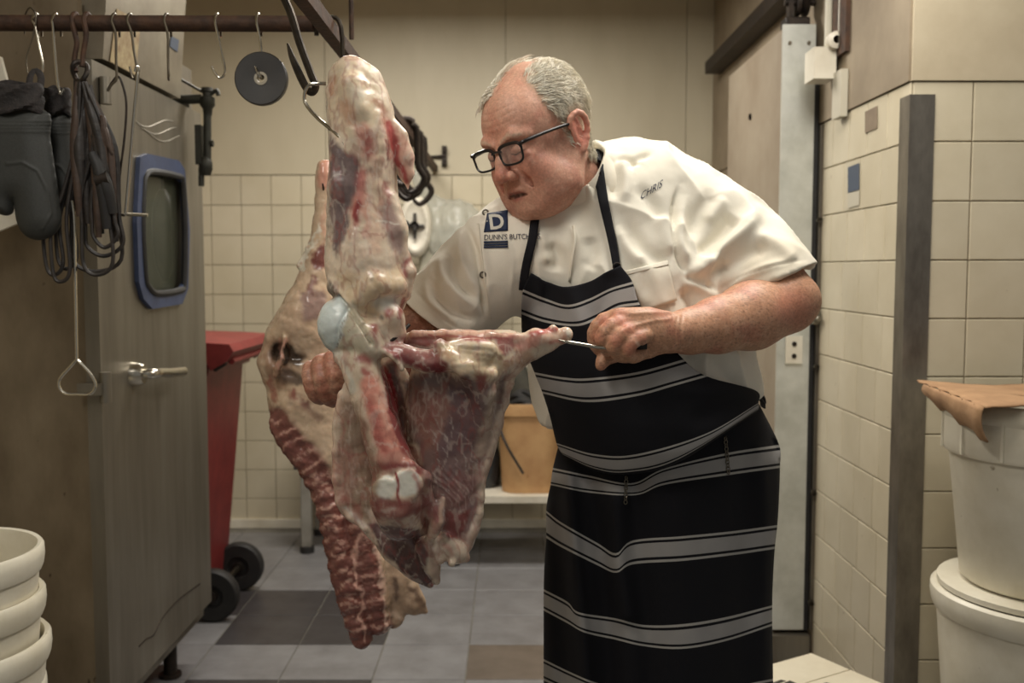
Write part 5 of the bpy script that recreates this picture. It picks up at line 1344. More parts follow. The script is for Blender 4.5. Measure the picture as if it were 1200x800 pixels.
def sheet(name, rows, sil, ncol, sub, wrap, parent, yoff=None, folds=(), vary=0.0, shirt_min=True, push=.007):
    """cloth from pixel rows (v, points); sil(py) -> left, right, centre depth, depth radius"""
    cols = []
    for vv, pts in rows:
        p = catmull(np.array(pts, float), 8); s = np.r_[0, np.cumsum(np.hypot(*np.diff(p, axis=0).T))]
        u = np.linspace(0, s[-1], ncol); cols.append(np.c_[np.interp(u, s, p[:, 0]), np.interp(u, s, p[:, 1]), np.full(ncol, vv)])
    G = catmull(np.array(cols).reshape(len(rows), -1), sub).reshape(-1, ncol, 3); nr = len(G)
    vv = catmull(np.array([r[0] for r in rows], float)[:, None] * np.ones((1, 2)), sub)[:, 0]; G[:, :, 2] = vv[:, None]
    px, py = G[..., 0], G[..., 1]
    xl, xr, Yc, ry = sil(py)
    c, w = (xl + xr) / 2, (xr - xl) / 2 * 1.006
    f = np.clip(1 - ((px - c) / w) ** 2, 0, 1)
    Y = Yc - ry * np.sqrt(f)
    if yoff is not None: Y = Y + yoff(px, py, vv[:, None])
    for pts, amp, wd in folds: Y = Y - 1.3 * amp * np.exp(-(seg_dist(px, py, [(*q, 0) for q in pts]) / wd) ** 2)
    if shirt_min:
        for i in range(nr):
            for j in range(ncol):
                h = on(bvh_shirt, px[i, j], py[i, j], 0)
                if h is not None and h[1] < 1.9: Y[i, j] = min(Y[i, j], h[1] - push)
        for _ in range(3): Y[1:-1, 1:-1] = .4 * Y[1:-1, 1:-1] + .15 * (Y[2:, 1:-1] + Y[:-2, 1:-1] + Y[1:-1, 2:] + Y[1:-1, :-2])
    d0 = (px - 600) / FPX; d1 = CP + (400 - py) / FPX * SP; d2 = -SP + (400 - py) / FPX * CP
    W = np.stack([d0 / d1 * Y, Y, CAM_H + d2 / d1 * Y], -1)
    uv = np.stack([np.broadcast_to(np.linspace(0, 1, ncol), px.shape), G[..., 2]], -1)
    for side in wrap:                                                # carry the cloth round the side of the body
        ad = []; e = 0 if side < 0 else -1
        for k in range(1, 9):
            a = k / 8 * 1.15
            ww = W[:, e].copy(); ww[:, 0] -= side * (1 - math.cos(a)) * .16; ww[:, 1] += math.sin(a) * (1.95 - W[:, e, 1].mean()) * .85; ad.append(ww)
        ad = np.stack(ad, 1); au = np.repeat(uv[:, e:e + 1 if e == 0 else None], 8, 1)
        if side < 0: W = np.concatenate([ad[:, ::-1], W], 1); uv = np.concatenate([au, uv], 1)
        else: W = np.concatenate([W, ad], 1); uv = np.concatenate([uv, au], 1)
    nc = W.shape[1]; I = np.arange(nr * nc).reshape(nr, nc)
    Fq = np.stack([I[:-1, :-1], I[1:, :-1], I[1:, 1:], I[:-1, 1:]], -1).reshape(-1, 4)
    o = obj(name, mesh_np(name, W.reshape(-1, 3), Fq, m_stripe, True, None, uv.reshape(-1, 2)), parent)
    s = o.modifiers.new('thick', 'SOLIDIFY'); s.thickness = .0022; s.offset = -1
    return o, W
def sil_b(py):
    return (interp([(300, 596), (340, 606), (370, 609), (420, 615), (460, 630), (500, 644), (530, 651), (560, 658)], py),
            interp([(300, 850), (370, 880), (420, 890), (460, 897), (500, 900), (530, 900), (560, 895)], py),
            np.full(py.shape, 1.85), interp([(300, .19), (340, .205), (380, .22), (420, .235), (460, .245), (500, .248), (530, .238), (560, .205)], py))
bib_rows = [(.62, [(622, 320), (640, 330), (662, 336), (690, 330), (710, 319), (727, 311)]),
    (.85, [(613, 339), (640, 350), (665, 357), (690, 350), (715, 338), (741, 330)]),
    (1.15, [(611, 368), (640, 378), (676, 382), (700, 374), (725, 361), (750, 357)]),
    (1.5, [(613, 401), (650, 412), (690, 414), (730, 404), (778, 392)]),
    (1.85, [(626, 436), (660, 442), (690, 443), (746, 436), (801, 421)]),
    (2.15, [(636, 461), (688, 471), (746, 464), (790, 452), (829, 441)]),
    (2.5, [(645, 490), (700, 503), (750, 498), (810, 479), (885, 457)]),
    (2.85, [(652, 519), (697, 532), (746, 532), (827, 508), (889, 472)]),
    (3.15, [(659, 532), (697, 549), (736, 553), (795, 538), (889, 479)]),
    (3.32, [(663, 533), (698, 552), (738, 556), (797, 541), (887, 482)])]
apron = empty('apron_tmp', 'x', 'x'); 
for k in ('label', 'category'): del apron[k]
apron.name = 'apron'; apron.parent = person; apron['label'] = 'black butcher apron with grey stripes'
fb = [([(640, 345), (650, 375)], -.006, 12), ([(665, 340), (678, 380)], .008, 12), ([(715, 330), (705, 372)], -.006, 10), ([(820, 490), (880, 462)], -.008, 10), ([(800, 455), (870, 458)], .006, 10)]
bib, Wb = sheet('bib', bib_rows, sil_b, 60, 8, (-1,), apron, folds=fb, yoff=lambda x, y, vv: np.where(vv > 3.12, (vv - 3.12) * .22, 0) + 0 * x)
def sil_s(py):
    return (interp([(470, 660), (530, 650), (560, 645), (610, 639), (700, 636), (800, 636), (1000, 640)], py),
            interp([(470, 892), (500, 902), (540, 914), (570, 915), (610, 913), (700, 907), (800, 906), (1000, 906)], py),
            np.full(py.shape, 1.88), interp([(470, .17), (530, .19), (580, .205), (700, .20), (1000, .19)], py))
sk_rows = [(3.45, [(656, 515), (697, 528), (742, 532), (800, 514), (890, 474)]),
    (3.85, [(648, 548), (690, 557), (740, 566), (778, 549), (850, 531), (913, 521)]),
    (4.15, [(645, 568), (690, 577), (745, 580), (778, 568), (850, 557), (914, 548)]),
    (4.5, [(642, 583), (700, 606), (725, 610), (760, 602), (850, 592), (913, 582)]),
    (4.85, [(640, 598), (658, 612), (700, 636), (722, 648), (742, 633), (800, 628), (860, 622), (911, 615)]),
    (5.15, [(640, 630), (658, 641), (700, 662), (722, 671), (742, 661), (800, 657), (860, 650), (908, 643)]),
    (5.5, [(638, 660), (668, 676), (700, 694), (750, 699), (800, 694), (906, 676)]),
    (5.85, [(637, 690), (665, 705), (678, 717), (720, 724), (755, 732), (800, 731), (850, 723), (905, 709)]),
    (6.15, [(637, 715), (665, 730), (685, 741), (720, 749), (755, 757), (800, 760), (850, 751), (905, 733)]),
    (6.85, [(637, 772), (670, 788), (700, 800), (750, 812), (800, 815), (906, 795)]),
    (7.15, [(637, 797), (670, 812), (700, 825), (750, 838), (800, 842), (906, 822)]),
    (8.6, [(640, 925), (670, 935), (700, 945), (750, 955), (800, 958), (906, 945)])]
fs = [([(665, 560), (672, 640), (682, 740), (690, 840), (700, 950)], .020, 9), ([(650, 580), (656, 680), (660, 800)], -.016, 10), ([(690, 560), (705, 640), (712, 740), (720, 950)], -.018, 14),
      ([(722, 590), (724, 660), (735, 720)], .014, 11), ([(745, 560), (748, 640), (760, 760), (765, 950)], -.010, 13), ([(800, 600), (810, 760), (815, 950)], .010, 26), ([(870, 540), (876, 640), (872, 800)], -.012, 16), ([(895, 530), (898, 640), (896, 900)], .010, 9)]
skirt, Ws = sheet('skirt', sk_rows, sil_s, 80, 8, (-1, 1), apron, folds=fs, shirt_min=False, yoff=None)
strip('neck_strap', [(700, 186), (702, 205), (707, 235), (713, 262), (719, 290), (723, 314)], 12.5, bvh_sc, m_apb, apron, off=.006, wend=9)
strip('neck_strap', [(627, 256), (624, 280), (619, 300), (615, 320), (613, 340)], 10, bvh_sc, m_apb, apron, off=.005)
mb = MB(); mb.tube([P(700, 188, 1.76), P(704, 172, 1.83), P(700, 166, 1.90), P(680, 180, 1.94), P(650, 200, 1.90), P(632, 235, 1.80), P(627, 258, 1.74)], M(5, 1.8), 8, 4, flat=(.35, 1.)); mb.build('neck_strap', m_apb, apron)
mb = MB(); q = on(bvh_shirt, 722.5, 312, .006, 1.7); mb.tube([q + np.array([.006 * math.cos(a), -.004, .006 * math.sin(a)]) for a in np.linspace(0, 6.28, 12)[:-1]], .0016, 6, closed=True); mb.build('strap_ring', m_dark, apron)
mb = MB(); mb.tube([P(884, 457, 1.80), P(892, 463, 1.86), P(894, 470, 1.93)], .008, 8, 3, flat=(1, .4)); mb.tube([P(886, 462, 1.80), P(893, 470, 1.86), P(894, 476, 1.93)], .007, 8, 3, flat=(1, .4)); mb.build('waist_tie', m_apb, apron)
bvh_skirt = BVHTree.FromPolygons(Ws.reshape(-1, 3).tolist(), [tuple(p.vertices) for p in skirt.data.polygons])
def chain_links(x0, y0, x1, y1, n):
    mb = MB()
    for k in range(n):
        t = (k + .5) / n; c = on(bvh_skirt, x0 + (x1 - x0) * t, y0 + (y1 - y0) * t, .005, 1.7); L = M(math.hypot(x1 - x0, y1 - y0), 1.7) / n
        ax_ = np.array([1, 0, 0]) if k % 2 else np.array([.5, -.85, 0])
        mb.tube([c + ax_ * .0028 * math.cos(a) + np.array([0, 0, 1]) * L * .68 * math.sin(a) for a in np.linspace(0, 2 * math.pi, 11)[:-1]], .0010, 5, closed=True)
    return mb.build('chain', m_wire, apron)
chain_links(850, 512, 854, 555, 11); chain_links(734, 558, 733, 590, 8)
# trousers and shoes
v = Vol((-.14, 1.55, .04), (.62, 2.15, 1.12), .007)
for s in (-1, 1): v.chain([HIP + (s * .08, .0, -.02), (HIP[0] + s * .10, 1.88, .52), (HIP[0] + s * .11, 1.905, .10)], [.105, .085, .085], k=.04)
V, F = v.mesh(); N = vnormals(V, F); V = V + N * (.010 * (fbm(V * np.array([1, 1, .4]), 16) - .5))[:, None]
obj('trousers', mesh_np('trousers', V, F, material('navy_trousers', (40, 42, 52), .85, c2=(30, 32, 40), scale=12)), person)
for s in (-1, 1):
    cx_ = HIP[0] + s * .11; v = Vol((cx_ - .08, 1.55, 0), (cx_ + .08, 2.05, .16), .006)
    v.chain([(cx_, 1.93, .05), (cx_ - .01, 1.80, .045), (cx_ - .02, 1.68, .035)], [.05, .048, .045], k=.02); v.cone((cx_, 1.915, .06), (cx_, 1.915, .14), .05, .05, k=.02)
    v.cut((0, 0, .002), (0, 0, -1), (cx_ - .2, 1.4, -.1), (cx_ + .2, 2.1, .1)); V, F = v.mesh(); obj('shoe', mesh_np('shoe', smooth_mesh(V, F, 2), F, m_rub), person)
# ---------------------------------------------------------------- the hanging meat
m_meat = vcol_material('raw_meat', .45, .5, sss=.08, nscale=90, namt=.08, bump=.12, bscale=130, wet=(.14, .44))
mc = Vol(P(362, 704, 1.50) - np.array([0, .06, 0]), P(676, 62, 1.56) + np.array([.01, .15, 0]), .0022)
v = mc
FL = lambda f: ((0, 1, 0), f)
chain_px(v, [(410, 92, 1.565, 22), (417, 118, 1.565, 32), (424, 160, 1.56, 36), (425, 205, 1.56, 37), (427, 255, 1.56, 41), (430, 310, 1.55, 46), (436, 345, 1.555, 40)], k=.012, sub=2)
chain_px(v, [(401, 88, 1.56, 13), (412, 84, 1.55, 14), (430, 92, 1.56, 12)], k=.012); v.ell(P(388, 107, 1.545), M(6, 1.55), k=.008); chain_px(v, [(433, 96, 1.56, 12), (446, 132, 1.56, 14)], k=.02)
chain_px(v, [(412, 100, 1.528, 14), (420, 128, 1.522, 13)], k=.012)
chain_px(v, [(451, 136, 1.555, 9), (464, 162, 1.555, 14), (471, 184, 1.555, 13), (476, 204, 1.555, 8.5), (478, 221, 1.555, 2.5)], k=.004, flat=FL(.6))
chain_px(v, [(441, 135, 1.53, 5), (446, 170, 1.525, 4), (442, 220, 1.52, 4), (452, 270, 1.525, 4)], k=.008)
chain_px(v, [(400, 175, 1.53, 14), (402, 220, 1.525, 17), (400, 262, 1.53, 13), (396, 300, 1.54, 7)], k=.010)
chain_px(v, [(455, 235, 1.535, 12), (464, 270, 1.53, 13), (466, 300, 1.535, 10)], k=.012)
chain_px(v, [(395, 335, 1.52, 10), (420, 350, 1.505, 13), (440, 335, 1.50, 14), (465, 335, 1.515, 12)], k=.014)
chain_px(v, [(476, 300, 1.54, 5), (479, 318, 1.535, 8), (474, 345, 1.54, 8)], k=.006)
chain_px(v, [(448, 352, 1.515, 12), (460, 372, 1.51, 13), (462, 392, 1.52, 12), (452, 402, 1.52, 12)], k=.010)
# ball joint, capsule and the long bone
v.ell(P(403, 381, 1.515), (M(31, 1.51), M(29, 1.51), M(34, 1.51)), k=.006)
chain_px(v, [(412, 385, 1.51, 24), (428, 396, 1.505, 22), (436, 408, 1.50, 17)], k=.012)
chain_px(v, [(400, 418, 1.505, 8), (420, 424, 1.505, 18), (430, 445, 1.50, 21), (443, 485, 1.49, 22), (456, 530, 1.48, 24), (464, 556, 1.482, 26)], k=.010, sub=2)
chain_px(v, [(398, 412, 1.50, 3.5), (409, 440, 1.495, 4.5), (424, 485, 1.49, 5), (438, 530, 1.485, 5)], k=.006)
v.ell(P(451, 572, 1.448), M(14.5, 1.45), k=.003); v.ell(P(479, 566, 1.442), M(17, 1.45), k=.003); chain_px(v, [(464, 552, 1.428, 1.5), (466, 572, 1.425, 2.2), (468, 594, 1.43, 2.5)], k=.004, mode='sub')
chain_px(v, [(466, 585, 1.475, 32), (470, 606, 1.49, 28)], k=.015)
chain_px(v, [(455, 552, 1.46, 6), (480, 545, 1.455, 7), (497, 560, 1.465, 8), (500, 585, 1.475, 8)], k=.007)
# left wing sheet and dark muscle at the bottom
chain_px(v, [(416, 455, 1.545, 14), (414, 500, 1.553, 22), (415, 550, 1.555, 23), (420, 586, 1.548, 22), (442, 608, 1.545, 18)], k=.014, flat=FL(.42))
chain_px(v, [(400, 462, 1.548, 2.5), (394, 530, 1.545, 3), (399, 588, 1.54, 3.2), (428, 620, 1.535, 3.5)], k=.010, sub=2)
chain_px(v, [(440, 622, 1.545, 12), (468, 640, 1.545, 22), (490, 664, 1.545, 17), (504, 686, 1.545, 4)], k=.010, flat=FL(.6))
chain_px(v, [(470, 622, 1.535, 16), (496, 648, 1.535, 14)], k=.014, flat=FL(.6))
# right hand leg held out to the side
chain_px(v, [(530, 440, 1.565, 48), (531, 500, 1.565, 50), (522, 560, 1.56, 40), (524, 605, 1.555, 35), (528, 636, 1.55, 20)], k=.02, flat=FL(.5), sub=2)
chain_px(v, [(600, 428, 1.56, 5), (589, 470, 1.56, 7), (573, 520, 1.555, 6), (561, 565, 1.55, 6), (560, 600, 1.545, 5), (546, 640, 1.54, 5)], k=.010, sub=2)
chain_px(v, [(482, 402, 1.555, 13), (540, 404, 1.555, 17), (596, 402, 1.555, 15)], k=.012)
chain_px(v, [(484, 391, 1.538, 3), (520, 391, 1.536, 3.5), (570, 393, 1.536, 4), (610, 395, 1.54, 4)], k=.012)
chain_px(v, [(556, 428, 1.56, 40), (592, 416, 1.56, 25), (622, 406, 1.56, 15), (640, 399, 1.56, 12), (663, 393, 1.56, 8.5)], k=.012)
v.ell(P(630, 396, 1.545), (M(15, 1.55), M(12, 1.55), M(11, 1.55)), k=.010); v.ell(P(648, 386, 1.555), M(6, 1.55), k=.006); v.ell(P(663, 391, 1.556), M(9, 1.55), k=.004)
v.ell(P(546, 414, 1.512), (M(38, 1.51), M(16, 1.51), M(19, 1.51)), Ry(-.12), k=.010)
chain_px(v, [(516, 404, 1.50, 8), (524, 420, 1.495, 9), (545, 432, 1.495, 9), (575, 438, 1.51, 9)], k=.010)
chain_px(v, [(555, 440, 1.515, 12), (567, 460, 1.525, 12), (560, 500, 1.54, 12)], k=.015)
chain_px(v, [(452, 408, 1.505, 8), (475, 417, 1.505, 12), (500, 424, 1.505, 13), (522, 424, 1.51, 12)], k=.010)
chain_px(v, [(448, 410, 1.488, 3), (462, 418, 1.487, 4), (470, 432, 1.49, 4)], k=.004)
v.ell(P(503, 482, 1.485), (M(24, 1.5), .030, M(38, 1.5)), Ry(.15), k=.020, mode='sub')
chain_px(v, [(457, 432, 1.49, 6), (468, 475, 1.485, 9), (486, 525, 1.49, 7)], k=.010, mode='sub')
chain_px(v, [(452, 432, 1.585, 22), (468, 480, 1.59, 27), (484, 530, 1.585, 26)], k=.010, flat=FL(.4))
# torn flaps and fat at the bottom
chain_px(v, [(498, 580, 1.485, 7), (508, 598, 1.48, 10), (510, 622, 1.49, 6)], k=.006, flat=FL(.6)); chain_px(v, [(518, 585, 1.485, 5), (514, 610, 1.48, 8), (505, 630, 1.49, 6)], k=.006)
chain_px(v, [(500, 640, 1.505, 14), (506, 664, 1.515, 9), (511, 680, 1.52, 6)], k=.010); chain_px(v, [(520, 640, 1.52, 17), (535, 648, 1.525, 12), (546, 654, 1.53, 4)], k=.010)
for (a, b, r) in ((498, 655, 5), (515, 655, 6), (505, 685, 4), (530, 660, 5), (512, 632, 7), (522, 628, 6), (486, 602, 6), (448, 598, 7), (440, 585, 5)): v.ell(P(a, b, 1.505), M(r, 1.5), k=.006)
# the flattish cut face along the shank's lower rim
V, F = v.mesh(); V = smooth_mesh(V, F, 2, .45); N = vnormals(V, F); px, py = to_px(V)
fr = sstep(.4, -.1, N[:, 1])
n1 = fbm(V, 26); n2 = fbm(V, 80); n3 = fbm(V * np.array([1, 1, .25]), 150)
V = V + N * (.006 * (n1 - .5) + .0018 * (n2 - .5))[:, None]
def md(pts, amp, wd):
    global V
    d = np.abs(seg_dist(px, py, [(*p, 0) for p in catmull(np.array(pts, float), 4)])); V = V + N * (amp * np.exp(-(d / wd) ** 2) * fr)[:, None]
# fascia ridges, wrinkles in the fat, cut edge below the shank
md([(398, 346), (412, 364), (424, 384), (435, 403)], -.006, 1.8); md([(394, 340), (410, 358), (424, 378)], .004, 3)
for k in range(6): md([(520 + 7 * k, 402 + 1.5 * k), (532 + 8 * k, 410), (552 + 7 * k, 416 + 1 * k)], -.0012, 2.4)
for k in range(5): md([(528 + 9 * k, 428), (545 + 8 * k, 424), (560 + 7 * k, 414)], .0010, 2.4)
for k in range(9): md([(500 + 7 * k, 560 - 3 * k), (520 + 5 * k, 572 - 2 * k), (538 + 3 * k, 590 - 3 * k)], .0014, 1.5)
for k in range(5): md([(480 + 8 * k, 400), (500 + 7 * k, 405), (510 + 4 * k, 412)], .0012, 1.3)
for k in range(4): md([(405 + 3 * k, 470), (402 + 5 * k, 520), (404 + 8 * k, 590)], .0012, 2.0)
md([(388, 190), (395, 240), (392, 290)], .0015, 2); md([(420, 190), (414, 240), (402, 285)], -.002, 2)
md([(436, 330), (445, 345), (440, 360)], -.003, 3); md([(408, 360), (396, 385), (396, 412)], -.0018, 1.6)
N = vnormals(V, F)
C = np.tile(lin((230, 208, 180)), (len(V), 1))
wx = px + 7 * (vnoise(V, 60) - .5) + 2 * (vnoise(V, 210) - .5); wy = py + 7 * (vnoise(V + 5, 60) - .5) + 2 * (vnoise(V + 5, 210) - .5)
def S(pts, col, a=.8, soft=3): paint(C, seg_dist(wx, wy, pts), col, soft, a)
def G_(pts, col, a=.9, soft=4): paint(C, poly_dist(wx, wy, pts), col, soft, a)
paint(C, .62 - n1, (222, 184, 158), .14, .5); paint(C, .66 - n3, (236, 220, 198), .1, .35)
# shank
G_([(392, 72), (436, 74), (456, 128), (440, 150), (405, 160), (384, 130)], (234, 212, 176), .7, 6)
S([(404, 120, 6), (412, 140, 7)], (196, 130, 98), .6, 5); S([(392, 92, 4), (390, 112, 4)], (190, 130, 96), .6, 3); S([(440, 118, 4), (452, 132, 3)], (180, 112, 84), .6, 3); S([(420, 112, 9)], (238, 226, 200), .8, 6)
G_([(386, 160), (402, 172), (421, 186), (421, 215), (409, 246), (402, 280), (393, 302), (386, 262)], (112, 92, 92), .95, 4)
paint(C, np.where(poly_dist(wx, wy, [(388, 165), (402, 174), (419, 188), (419, 215), (407, 246), (400, 280), (392, 298), (387, 262)]) < 0, .56 - n3, 1), (150, 126, 120), .06, .7); S([(396, 190, 2), (398, 260, 2)], (150, 126, 120), .6, 4); S([(410, 195, 5), (408, 235, 4)], (132, 112, 108), .5, 4)
S([(424, 152, 8), (432, 180, 6)], (206, 128, 112), .7, 5); S([(428, 160, 4), (433, 188, 3)], (160, 72, 66), .6, 3)
S([(424, 205, 7), (420, 238, 7), (414, 262, 3)], (196, 96, 88), .75, 5); S([(422, 240, 4), (416, 256, 3)], (140, 42, 46), .85, 2.5)
S([(438, 190, 6), (444, 240, 6), (440, 290, 7)], (226, 186, 158), .7, 5); S([(430, 230, 5), (430, 275, 4)], (212, 140, 122), .6, 4)
G_([(448, 232), (462, 240), (470, 272), (472, 300), (458, 290), (450, 262)], (170, 136, 130), .8, 4); S([(453, 216, 4), (458, 238, 3)], (172, 100, 94), .7, 3); S([(444, 258, 1), (466, 262, 1)], (232, 222, 206), .8, 1)
S([(446, 136, 2), (442, 180, 2.5), (440, 240, 2)], (232, 208, 176), .8, 2)
# flap
G_([(446, 130), (470, 155), (486, 186), (480, 226), (468, 205), (456, 180)], (226, 170, 146), .85, 4)
S([(456, 146, 4), (461, 170, 5), (468, 194, 4), (474, 212, 3)], (178, 60, 58), .9, 2.5); S([(452, 165, 3), (455, 185, 2)], (120, 36, 40), .8, 2); S([(476, 172, 3), (481, 195, 3)], (238, 206, 182), .7, 3)
# rim of the shank and the torn white tissue
G_([(384, 326), (390, 330), (402, 346), (396, 352), (386, 350)], (120, 110, 98), .9, 2)
G_([(392, 318), (440, 322), (478, 304), (472, 345), (436, 352), (434, 398), (412, 364)], (228, 200, 158), .7, 5)
S([(446, 358, 9), (462, 352, 8)], (214, 208, 194), .8, 4); S([(456, 368, 6)], (156, 66, 64), .85, 4); S([(446, 373, 3)], (120, 112, 104), .8, 2); S([(440, 384, 4), (438, 402, 3)], (150, 70, 66), .85, 3.5); S([(472, 352, 3), (468, 372, 3)], (150, 58, 60), .8, 2); S([(478, 304, 3), (474, 322, 4)], (168, 84, 84), .8, 3)
S([(398, 348, 1.0), (412, 366, 1.2), (424, 386, 1.2), (435, 404, 1)], (84, 60, 46), .9, 1)
# cartilage cap and capsule
G_([(404, 364), (414, 352), (440, 400), (436, 412), (410, 418), (396, 408), (398, 385)], (206, 194, 166), .95, 4)
G_([(399, 345), (380, 358), (369, 380), (374, 404), (388, 415), (397, 408), (401, 386), (410, 362), (404, 350)], (204, 213, 208), .97, 2.5)
S([(408, 366, .7), (398, 384, .7), (396, 408, .7)], (96, 74, 60), .7, .8); S([(410, 372, .4), (414, 382, .4), (406, 392, .4)], (150, 90, 76), .6, .8)
S([(388, 414, 2), (398, 414, 3), (404, 424, 3), (414, 456, 3)], (212, 206, 190), .9, 2)
# long bone
G_([(398, 416), (444, 410), (452, 440), (446, 452), (418, 452)], (198, 178, 152), .85, 4)
S([(424, 420, 5), (431, 424, 4)], (150, 54, 54), .8, 4); S([(426, 434, 4), (432, 438, 4)], (156, 60, 58), .8, 3.5)
S([(434, 452, 11), (446, 490, 14), (460, 530, 18)], (222, 138, 116), .9, 5); S([(432, 470, 4), (440, 500, 5), (450, 530, 5)], (186, 82, 74), .7, 6); S([(444, 465, 2.5), (454, 500, 3)], (238, 186, 160), .7, 2.5)
S([(450, 430, 3.5), (456, 465, 4.5), (468, 505, 5), (484, 538, 4)], (134, 34, 42), .95, 2); S([(458, 428, 5), (466, 470, 8), (482, 515, 5)], (84, 48, 46), .9, 3); S([(456, 440, 2.5), (464, 480, 2.5)], (160, 44, 52), .9, 1.5)  # reds are flesh; the dark brown stroke colours in the recess shade
S([(470, 520, 4), (486, 548, 5)], (160, 66, 62), .8, 3); S([(445, 540, 9), (480, 536, 8)], (204, 150, 130), .7, 4)
S([(440, 552, 5), (470, 548, 5), (496, 552, 4)], (146, 62, 58), .8, 3)
# condyles and torn tissue around the knee
S([(452, 571, 13)], (222, 217, 202), .97, 2); S([(478, 565, 16)], (226, 222, 208), .97, 2); S([(463, 556, 1.6), (467, 575, 1.6), (469, 592, 1.8)], (150, 44, 44), .95, 1); S([(484, 556, 3), (490, 562, 2)], (206, 120, 106), .6, 2)
S([(440, 590, 6), (470, 598, 8), (495, 590, 6)], (160, 104, 94), .85, 4); S([(448, 584, 4), (476, 590, 4)], (134, 56, 54), .8, 3); S([(455, 605, 5), (480, 606, 5)], (206, 190, 168), .7, 3); S([(436, 560, 3), (432, 590, 4), (446, 604, 3)], (198, 170, 146), .7, 2)
S([(500, 552, 5), (504, 580, 5)], (206, 176, 148), .8, 3)
S([(438, 548, 5), (462, 544, 5), (494, 548, 4)], (120, 44, 44), .8, 4); S([(438, 584, 5), (446, 600, 5), (470, 606, 5), (494, 596, 6)], (124, 54, 52), .8, 4); S([(492, 566, 3), (498, 590, 5)], (140, 64, 58), .8, 4); S([(444, 556, 3), (484, 548, 2)], (214, 186, 164), .7, 2); S([(452, 598, 3), (462, 594, 2)], (220, 206, 188), .8, 2)
# left wing and bottom muscle
G_([(402, 468), (418, 470), (436, 520), (446, 560), (434, 600), (440, 618), (404, 592), (396, 530)], (150, 131, 106), .92, 5); S([(424, 500, 4), (436, 560, 5)], (120, 98, 78), .7, 5); S([(396, 480, 2), (393, 540, 2.5), (399, 588, 3), (428, 620, 3)], (204, 184, 156), .8, 2)
S([(402, 580, 5), (418, 596, 5)], (176, 116, 96), .5, 5); S([(404, 594, 2), (428, 616, 3)], (224, 218, 204), .8, 2)
G_([(432, 614), (470, 612), (492, 620), (502, 650), (510, 692), (470, 670), (444, 642)], (98, 66, 66), .96, 3); S([(446, 622, 3), (476, 636, 3), (490, 650, 2)], (150, 126, 122), .6, 3); S([(440, 640, 3), (474, 668, 3), (504, 690, 2)], (66, 42, 42), .7, 3)
# horizontal leg
G_([(446, 404), (480, 392), (530, 396), (516, 420), (526, 440), (490, 432), (466, 424)], (154, 96, 92), .92, 3); S([(466, 418, 4), (500, 432, 4), (520, 428, 4)], (122, 44, 48), .85, 3); S([(480, 410, 2), (505, 412, 2)], (176, 130, 124), .7, 2)
for k in range(6): S([(462 + 8 * k, 402 + k, .5), (482 + 7 * k, 408 + 2 * (k % 2), .5), (508, 406 + 2 * k, .5)], (222, 206, 190), .75, .8)
S([(482, 390, 4), (530, 388, 4.5), (580, 391, 4), (612, 394, 3)], (226, 178, 152), .95, 2); S([(505, 393, 1.5), (560, 396, 2), (596, 396, 2)], (164, 70, 68), .85, 1.5)
G_([(514, 400), (584, 402), (596, 420), (586, 442), (560, 446), (534, 434), (514, 416)], (222, 198, 160), .95, 4); S([(520, 412, 4), (530, 426, 4)], (206, 150, 112), .6, 4); S([(560, 406, 6)], (232, 220, 196), .8, 4); S([(565, 412, 2), (580, 418, 2)], (190, 150, 116), .6, 2)
G_([(580, 398), (602, 393), (606, 404), (594, 416), (584, 408)], (156, 86, 82), .9, 3)
S([(606, 410, 5), (618, 420, 7), (596, 428, 6)], (196, 152, 124), .8, 4); S([(614, 404, 8), (630, 396, 9)], (222, 160, 142), .9, 4); S([(640, 397, 9), (660, 393, 8)], (228, 186, 160), .95, 3); S([(622, 390, 3), (636, 387, 3), (650, 384, 3)], (190, 70, 66), .85, 2.5); S([(646, 402, 2.5), (660, 398, 2)], (204, 110, 96), .6, 2); S([(666, 392, 4)], (238, 226, 206), .9, 2)
# big membrane covered muscle
G_([(474, 446), (510, 436), (540, 440), (566, 450), (588, 446), (598, 434), (586, 480), (572, 524), (560, 566), (561, 602), (546, 640), (516, 628), (498, 560), (480, 500)], (124, 102, 98), .95, 4)
G_([(484, 452), (520, 450), (530, 470), (514, 520), (498, 528), (482, 490)], (160, 118, 102), .9, 5); G_([(524, 450), (552, 452), (566, 480), (556, 530), (516, 540), (512, 520), (530, 476)], (104, 86, 90), .85, 5)
G_([(508, 540), (540, 540), (556, 580), (552, 604), (530, 590), (512, 566)], (128, 108, 106), .8, 5)
S([(512, 434, 7)], (128, 40, 46), .95, 2.5); G_([(556, 440), (574, 440), (565, 462)], (142, 60, 54), .9, 3.5); S([(580, 450, 6), (572, 500, 6), (562, 530, 5)], (204, 182, 158), .8, 4); S([(558, 545, 4), (562, 590, 3)], (196, 176, 156), .7, 3); G_([(524, 600), (552, 598), (546, 620), (530, 640), (520, 620)], (132, 62, 60), .9, 3); S([(560, 604, 1.6), (546, 642, 2)], (228, 214, 194), .9, 1.2)
rr = random.Random(8)
for k in range(26):
    a, b = rr.uniform(505, 560), rr.uniform(470, 600); L = rr.uniform(8, 26); t = rr.uniform(.6, 1.4)
    S([(a, b, .35), (a + L * .5 * math.cos(t) + 2, b + L * .5 * math.sin(t), .5), (a + L * math.cos(t + .2), b + L * math.sin(t + .2), .3)], (206, 196, 186), .7, .8)
